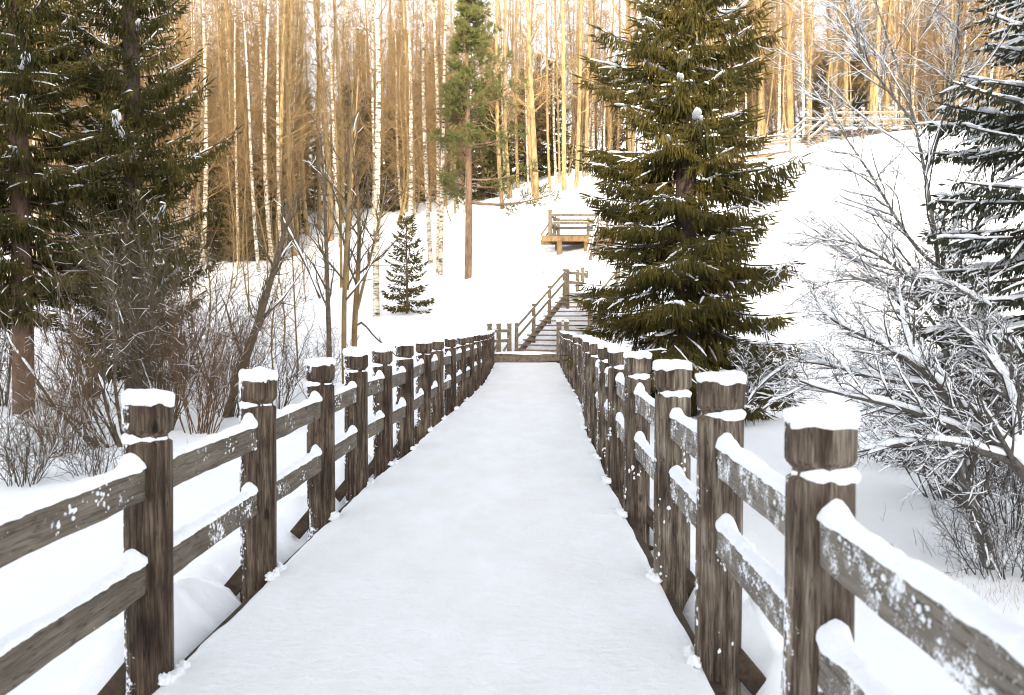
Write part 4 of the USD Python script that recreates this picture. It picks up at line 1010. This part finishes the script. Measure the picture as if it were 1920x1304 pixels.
for k in range(16):  # more unseen trees behind the camera, breaking up the sunlight on the slope
    x, y = fr.uniform(-26, 12), fr.uniform(-52, -38)
    kd = ('aspen', 'birch', 'spruce', 'birch')[k % 4]
    forest_tree(kd, WHAT[kd][0] + ' out of view behind the viewer, placed to dapple the hill with shade', (x, y, gz(x, y)), (0, fr.normal(0, 2)), fr.uniform(.5, .8), .9, WHAT[kd][1] + ' on the near bank')

# ------------------------------------------------------------------ thickets and near bare trees
def stems(rng, base, n, H, spread, r0, up=.10, lean=(0, 0)):
    az = rng.random(n) * 6.28; el = rng.uniform(.1, spread, n)
    d = unit(np.stack([np.cos(az) * el + lean[0], np.sin(az) * el + lean[1], np.ones(n)], 1))
    p = np.asarray(base) + np.stack([np.cos(az), np.sin(az), 0 * az], 1) * rng.uniform(0, .3, (n, 1)) - [0, 0, .2]
    L = H * rng.uniform(.55, 1.1, n); out = [p]
    for q in range(8):
        d = unit(d + rng.normal(0, .12, d.shape) + [0, 0, up * .4]); p = p + d * (L / 8)[:, None]; out.append(p)
    return np.stack(out, 1), (r0 * rng.uniform(.5, 1.1, n))[:, None] * np.linspace(1, .3, 9)

def shrub(name, label, base, n, H, spread, r0, m1, m2, bark, snow=.35, th=.012, l1=.42, l2=.4, lean=(0, 0), tw=.0035, seed=1, wob=.20, up=.08):
    rg = np.random.default_rng(seed)
    A, Ar = stems(rg, (0, 0, 0), n, H, spread, r0, lean=lean)
    B, Br = ramify(rg, A, Ar, m1, .2, 1.0, lambda t, p: l1 * p * (1.1 - .6 * t), .6, up, wob, .5, tw * 1.5, 6)
    C, Cr = ramify(rg, B, Br, m2, .2, 1.0, lambda t, p: l2 * p + .08, .7, up * .4, wob, .6, tw, 4)
    t = thing(name, label, 'shrub', base)
    part(t, 'stems', tubes(A, Ar, 6), bark, origin=0)
    part(t, 'twigs', cat([tubes(B, Br, 4), tubes(C, Cr, 3)]), bark if name != 'red_shrub' else 'red_twig', origin=0)
    if snow:
        part(t, 'snow_on_twigs', cat([snow_on(rg, A, Ar, min(1, snow * 1.6), th * .7, 6, .97, bits=True), snow_on(rg, A, Ar, min(1, snow), th * .7, 6, .97, bits=True), snow_on(rg, B, Br, snow * .8, th * .38, 4, .85, bits=True), snow_on(rg, C, Cr, snow * .4, th * .14, 3, .75)]), 'snow', origin=0, kind='stuff')
    return t

shrub('willow_shrub', 'leaning grey willow clump with snow along its stems behind the first left post', on_ground(215, 19.5), 13, 4.0, .28, .042, 9, 6, 'willow_bark', .5, .016, lean=(-.55, .1), seed=3)
shrub('willow_shrub', 'tall dense brown thicket in front of the dark spruce on the left', on_ground(300, 23.0), 44, 4.6, .34, .020, 11, 8, 'willow_bark', .22, .012, seed=4, tw=.0038)
shrub('red_shrub', 'reddish thicket between the leaning willow clump and the second left post', on_ground(372, 22.0), 32, 3.3, .36, .014, 10, 7, 'red_twig', .15, .011, seed=5, tw=.0036)
shrub('red_shrub', 'fine reddish twiggy bush at the foot of the bare spruce trunk', on_ground(110, 18.5), 30, 2.3, .6, .010, 9, 6, 'red_twig', .3, .008, seed=6)
shrub('willow_shrub', 'low twiggy bush at the left edge just above the railing', on_ground(40, 15.5), 24, 1.5, .7, .010, 8, 6, 'willow_bark', .35, .008, seed=7)
shrub('willow_shrub', 'sparse bush by the left edge below the bare spruce trunk', on_ground(170, 16.2), 18, 1.3, .8, .008, 7, 5, 'willow_bark', .35, .008, seed=8)
shrub('willow_shrub', 'brown bush under the upswept dark spruce, right of the thicket', on_ground(430, 26.0), 22, 3.4, .4, .020, 8, 6, 'willow_bark', .2, .01, seed=9, tw=.0045)
shrub('willow_shrub', 'grey bush far left behind the bare spruce trunk', on_ground(-10, 27.0), 26, 4.2, .45, .02, 9, 6, 'willow_bark', .4, .014, seed=10, tw=.005)
shrub('willow_shrub', 'pale brown bush behind the second left post', on_ground(520, 27.5), 14, 2.6, .5, .014, 7, 6, 'willow_bark', .15, .01, seed=12, tw=.0045)
shrub('red_shrub', 'thin red-brown bush behind the third left post', on_ground(590, 29.0), 14, 2.2, .4, .012, 7, 5, 'red_twig', .1, .01, seed=13, tw=.0045)
shrub('willow_shrub', 'grey thicket between the two dark spruces on the left', on_ground(175, 29.5), 40, 5.2, .34, .018, 10, 7, 'willow_bark', .35, .014, seed=14, tw=.004)

def drawn_tree(name, label, cat_, trunks, bark, twig, m1=16, m2=8, m3=0, L1=.45, seed=1, snow=.2, th=.012, t0=.25, ang=.6, up=.1, tw=.004, base=None, twig_up=.05, snow_trunk=True):
    """A bare tree whose stems follow the lines that the photograph shows: trunks = [(pixels with depth), radii]."""
    rg = np.random.default_rng(seed)
    Ps, Rs = [], []
    for pts, rad in trunks:
        c, rr = curve([P(*q) for q in pts], 14, rad); Ps.append(c); Rs.append(rr)
    A, Ar = np.array(Ps), np.array(Rs)
    base = A[0, 0] if base is None else np.asarray(base, float)
    B, Br = ramify(rg, A, Ar, m1, t0, 1.0, lambda t, p: L1 * p * (1.15 - .75 * t), ang, up, .13, .5, tw * 1.6, 7)
    C, Cr = ramify(rg, B, Br, m2, .15, 1.0, lambda t, p: .42 * p * (1.1 - .4 * t) + .05, .62, twig_up, .17, .6, tw, 5)
    tws, sn = [tubes(C, Cr, 3)], [snow_on(rg, C, Cr, snow * .85, th * .34, 4, .85)]
    if m3:
        D, Dr = ramify(rg, C, Cr, m3, .2, 1.0, lambda t, p: .45 * p + .04, .6, twig_up, .12, .7, tw * .8, 4)
        tws.append(tubes(D, Dr, 3)); sn.append(snow_on(rg, D, Dr, snow * 1.0, th * .16, 3, .85))
    t = thing(name, label, cat_, base)
    for a, ar in zip(A, Ar):
        part(t, 'trunk' if len(A) < 4 else 'stem', tubes(a, ar, 10), bark)
    part(t, 'limbs', tubes(B, Br, 5), twig, kind='stuff'); part(t, 'twigs', cat(tws), twig)
    if snow:
        if snow_trunk: sn.append(snow_on(rg, A, Ar, 1.0, th * 1.3, 7, .93, part_=False))
        sn.append(snow_on(rg, B, Br, min(1, snow * 1.3), th * .7, 5, .85))
        part(t, 'snow_on_branches', cat(sn), 'snow', kind='stuff')
    return t

drawn_tree('leaning_tree', 'leaning bare willow trunk behind the second left post', 'willow', [([(425, 790, 26), (455, 690, 26), (495, 570, 26), (535, 430, 26.2), (560, 360, 26.5)], [.13, .11, .085, .05, .02])], 'willow_bark', 'willow_bark', 16, 7, 0, .36, 3, .12, .01)
drawn_tree('slender_tree', 'pair of crossing thin trunks, leftmost of the slender stems behind the third left post', 'bare tree',
           [([(618, 720, 28), (617, 640, 28), (614, 540, 28), (610, 400, 28), (600, 250, 28)], [.075, .07, .06, .045, .02]), ([(600, 560, 28), (575, 500, 28), (545, 440, 28), (525, 400, 28)], [.035, .03, .025, .015])], 'willow_bark', 'willow_bark', 16, 7, 0, .28, 5, .06, .01)
drawn_tree('slender_tree', 'slender straight trunk in the middle of the stems behind the third left post', 'bare tree', [([(646, 720, 29), (645, 600, 29), (650, 450, 29), (658, 300, 29), (660, 150, 29)], [.075, .07, .06, .045, .02])], 'sapling_bark', 'willow_bark', 20, 7, 0, .30, 6, .05, .01)
drawn_tree('slender_tree', 'forked slender trunk, rightmost of the stems behind the fourth left post', 'bare tree',
           [([(664, 650, 30), (668, 560, 30), (673, 470, 30), (670, 360, 30), (655, 240, 30)], [.085, .08, .06, .04, .02]), ([(670, 580, 30), (690, 500, 30), (712, 410, 30), (725, 330, 30)], [.05, .04, .03, .012])], 'sapling_bark', 'willow_bark', 18, 7, 0, .30, 7, .05, .01)
drawn_tree('slender_tree', 'thin brown sapling with many upright shoots left of the white birch', 'bare tree', [([(640, 540, 42), (638, 420, 42), (632, 280, 42), (622, 120, 42)], [.06, .055, .045, .02]), ([(652, 545, 42), (656, 420, 42), (664, 280, 42), (672, 130, 42)], [.06, .055, .045, .02])], 'sapling_bark', 'birch_twig', 22, 8, 0, .28, 8, 0, .01)
drawn_tree('bent_branch', 'broken bare branch arching down to the snow behind the sixth left post', 'branch', [([(666, 612, 30), (676, 605, 30), (695, 622, 30), (725, 650, 29.5), (757, 682, 29), (775, 700, 28.6)], [.03, .035, .035, .03, .025, .02])], 'alder_bark', 'alder_bark', 5, 4, 0, .25, 9, .1, .01)

A1 = [  # the snow laden alder leaning in from the right
 ([(1975, 950, 9.3), (1920, 885, 9.4), (1850, 815, 9.5), (1785, 752, 9.6), (1735, 700, 9.7), (1700, 630, 9.8), (1690, 560, 9.9)], [.075, .068, .058, .046, .036, .024, .010]),
 ([(1735, 700, 9.7), (1690, 668, 9.7), (1640, 640, 9.6), (1580, 612, 9.5), (1530, 570, 9.5)], [.026, .022, .017, .012, .006]),
 ([(1850, 815, 9.5), (1780, 800, 9.3), (1700, 770, 9.1), (1600, 745, 9.0), (1500, 715, 8.9)], [.030, .026, .020, .014, .007]),
 ([(1900, 865, 9.4), (1820, 842, 9.1), (1740, 830, 8.9), (1660, 838, 8.8), (1600, 850, 8.8)], [.034, .028, .021, .014, .007]),
 ([(1785, 752, 9.6), (1720, 722, 9.9), (1650, 712, 10.1), (1570, 690, 10.2), (1500, 680, 10.3)], [.030, .025, .019, .013, .006]),
 ([(1920, 885, 9.4), (1905, 790, 9.6), (1880, 700, 9.8), (1830, 640, 10), (1780, 600, 10.1)], [.045, .038, .03, .02, .010]),
]
drawn_tree('snowy_alder', 'leaning alder with thick snow along its stems reaching in from the right above the railing', 'alder', A1, 'alder_bark', 'alder_bark', 18, 8, 5, .46, 21, .62, .014, .12, .6, .05, .0026, twig_up=.02)
A2 = [
 ([(1800, 900, 12.5), (1790, 780, 12.5), (1772, 640, 12.5), (1758, 480, 12.6), (1735, 330, 12.7), (1705, 190, 12.8), (1660, 60, 12.9), (1630, -60, 13)], [.05, .044, .036, .029, .022, .016, .011, .006]),
 ([(1760, 500, 12.6), (1700, 440, 12.4), (1640, 340, 12.3), (1580, 250, 12.2), (1540, 190, 12.2)], [.026, .021, .016, .010, .005]),
 ([(1768, 590, 12.5), (1700, 520, 12.2), (1630, 470, 12.0), (1560, 450, 12.0), (1505, 470, 12)], [.026, .021, .016, .010, .005]),
 ([(1774, 650, 12.5), (1720, 570, 12.3), (1650, 530, 12.1), (1580, 525, 12), (1500, 560, 12)], [.024, .02, .015, .010, .005]),
 ([(1735, 330, 12.7), (1770, 220, 12.9), (1790, 110, 13), (1800, -20, 13)], [.020, .016, .011, .006]),
 ([(1715, 230, 12.8), (1650, 150, 12.6), (1600, 60, 12.5), (1580, -40, 12.5)], [.018, .014, .010, .005]),
 ([(1765, 540, 12.6), (1820, 450, 12.6), (1860, 340, 12.6), (1880, 240, 12.6)], [.03, .024, .016, .008]),
]
drawn_tree('snowy_alder', 'upright grey alder with dark fanning branches before the white hill on the right', 'alder', A2, 'lichen_bark', 'alder_bark', 22, 9, 5, .46, 22, .8, .010, .2, .62, .04, .0026, twig_up=.02, snow_trunk=False)
A3 = [
 ([(1860, 1075, 10.2), (1835, 990, 10.2), (1808, 900, 10.3), (1795, 820, 10.4), (1800, 740, 10.5)], [.075, .068, .058, .045, .03]),
 ([(1930, 700, 11), (1890, 640, 11), (1840, 570, 11), (1790, 540, 11), (1730, 520, 11)], [.035, .03, .022, .014, .007]),
 ([(1930, 800, 10.8), (1880, 720, 10.8), (1850, 650, 10.9), (1830, 600, 11)], [.05, .042, .03, .016]),
]
drawn_tree('snowy_alder', 'stout short alder stump with lichen bark at the right edge under the leaning alder', 'alder', A3, 'lichen_bark', 'alder_bark', 14, 8, 4, .5, 23, .6, .014, .25, .7, .02, .0026)
drawn_tree('snowy_bush', 'frosted bush tangled in front of the big spruce on its right side', 'shrub',
           [([(1400, 760, 17), (1430, 720, 17), (1470, 690, 17), (1520, 670, 17)], [.02, .017, .012, .006]), ([(1400, 760, 17), (1400, 710, 17), (1385, 660, 17)], [.02, .014, .007]),
            ([(1430, 770, 16.5), (1480, 740, 16.4), (1540, 725, 16.3)], [.018, .013, .006]), ([(1410, 765, 17), (1425, 700, 17), (1440, 640, 17)], [.018, .013, .006])], 'alder_bark', 'alder_bark', 12, 8, 3, .5, 24, .75, .012, .1, .7, .05, .003)
shrub('snowy_bush', 'dense frosted undergrowth at the right edge beneath the laden spruce', on_ground(1905, 12.0), 34, 2.2, .7, .012, 10, 8, 'alder_bark', .7, .012, seed=31, tw=.0028)
shrub('snowy_bush', 'frosted thicket behind the leaning alder, below the upright grey alder', on_ground(1790, 14.0), 30, 2.6, .6, .012, 10, 8, 'alder_bark', .65, .012, seed=32, tw=.003)
shrub('snowy_bush', 'small frosted bush at the right edge beside the dry grass', on_ground(1905, 9.8), 22, 1.25, .7, .008, 9, 7, 'alder_bark', .5, .009, seed=33, tw=.0024)

# ------------------------------------------------------------------ weeds and dry grass in the snow
def weed(label, px, Y, n, H, spread, seed, m='alder_bark', r0=.0035, m1=3):
    rg = np.random.default_rng(seed)
    A, Ar = stems(rg, (0, 0, 0), n, H, spread, r0)
    B, Br = ramify(rg, A, Ar, m1, .4, 1.0, lambda t, p: .22 * p, .6, .1, .15, .6, .0018, 4)
    t = thing('dry_weed', label, 'weed', on_ground(px, Y))
    part(t, 'stalks', tubes(A, Ar, 4), m, origin=0); part(t, 'side_stalks', tubes(B, Br, 3), m, origin=0)
weed('short dark dead stalk standing upright in the snow right of the nearest right post', 1680, 13.2, 2, .42, .25, 41)
weed('thin dead stalk with a seed head in the snow near the right railing', 1642, 12.8, 1, .40, .15, 42)
weed('arching dead stems in the open snow below the alder', 1700, 11.2, 4, .55, 1.1, 43)
weed('loose group of thin dead stalks by the foot of the stout alder', 1775, 10.6, 9, .6, .5, 44)
weed('bunch of thin stalks just left of the frosted bush at the right edge', 1835, 9.9, 9, .6, .6, 45)
weed('tuft of withered stems on the open slope left of the turning stairs', 1018, 49.0, 16, .55, 1.0, 46, 'dry_grass', .012, 2)
weed('few dead stalks behind the first left post', 360, 18.5, 12, .5, .7, 47, 'dry_grass')
weed('dead stalks in the snow at the left edge', 8, 12.0, 6, .3, .6, 48)
rg = np.random.default_rng(50)
gp_, gr_ = stems(rg, (0, 0, 0), 260, .34, .9, .0035)
gp_ = gp_ + np.stack([rg.normal(0, .35, 260), rg.normal(0, .3, 260), np.zeros(260)], 1)[:, None]
said(part(None, 'dry_grass', tuple([tubes(gp_, gr_, 3)[0] + on_ground(1915, 9.0), tubes(gp_, gr_, 3)[1]]), 'dry_grass'), 'tan dry grass poking out of the snow at the lower right edge', kind='stuff')
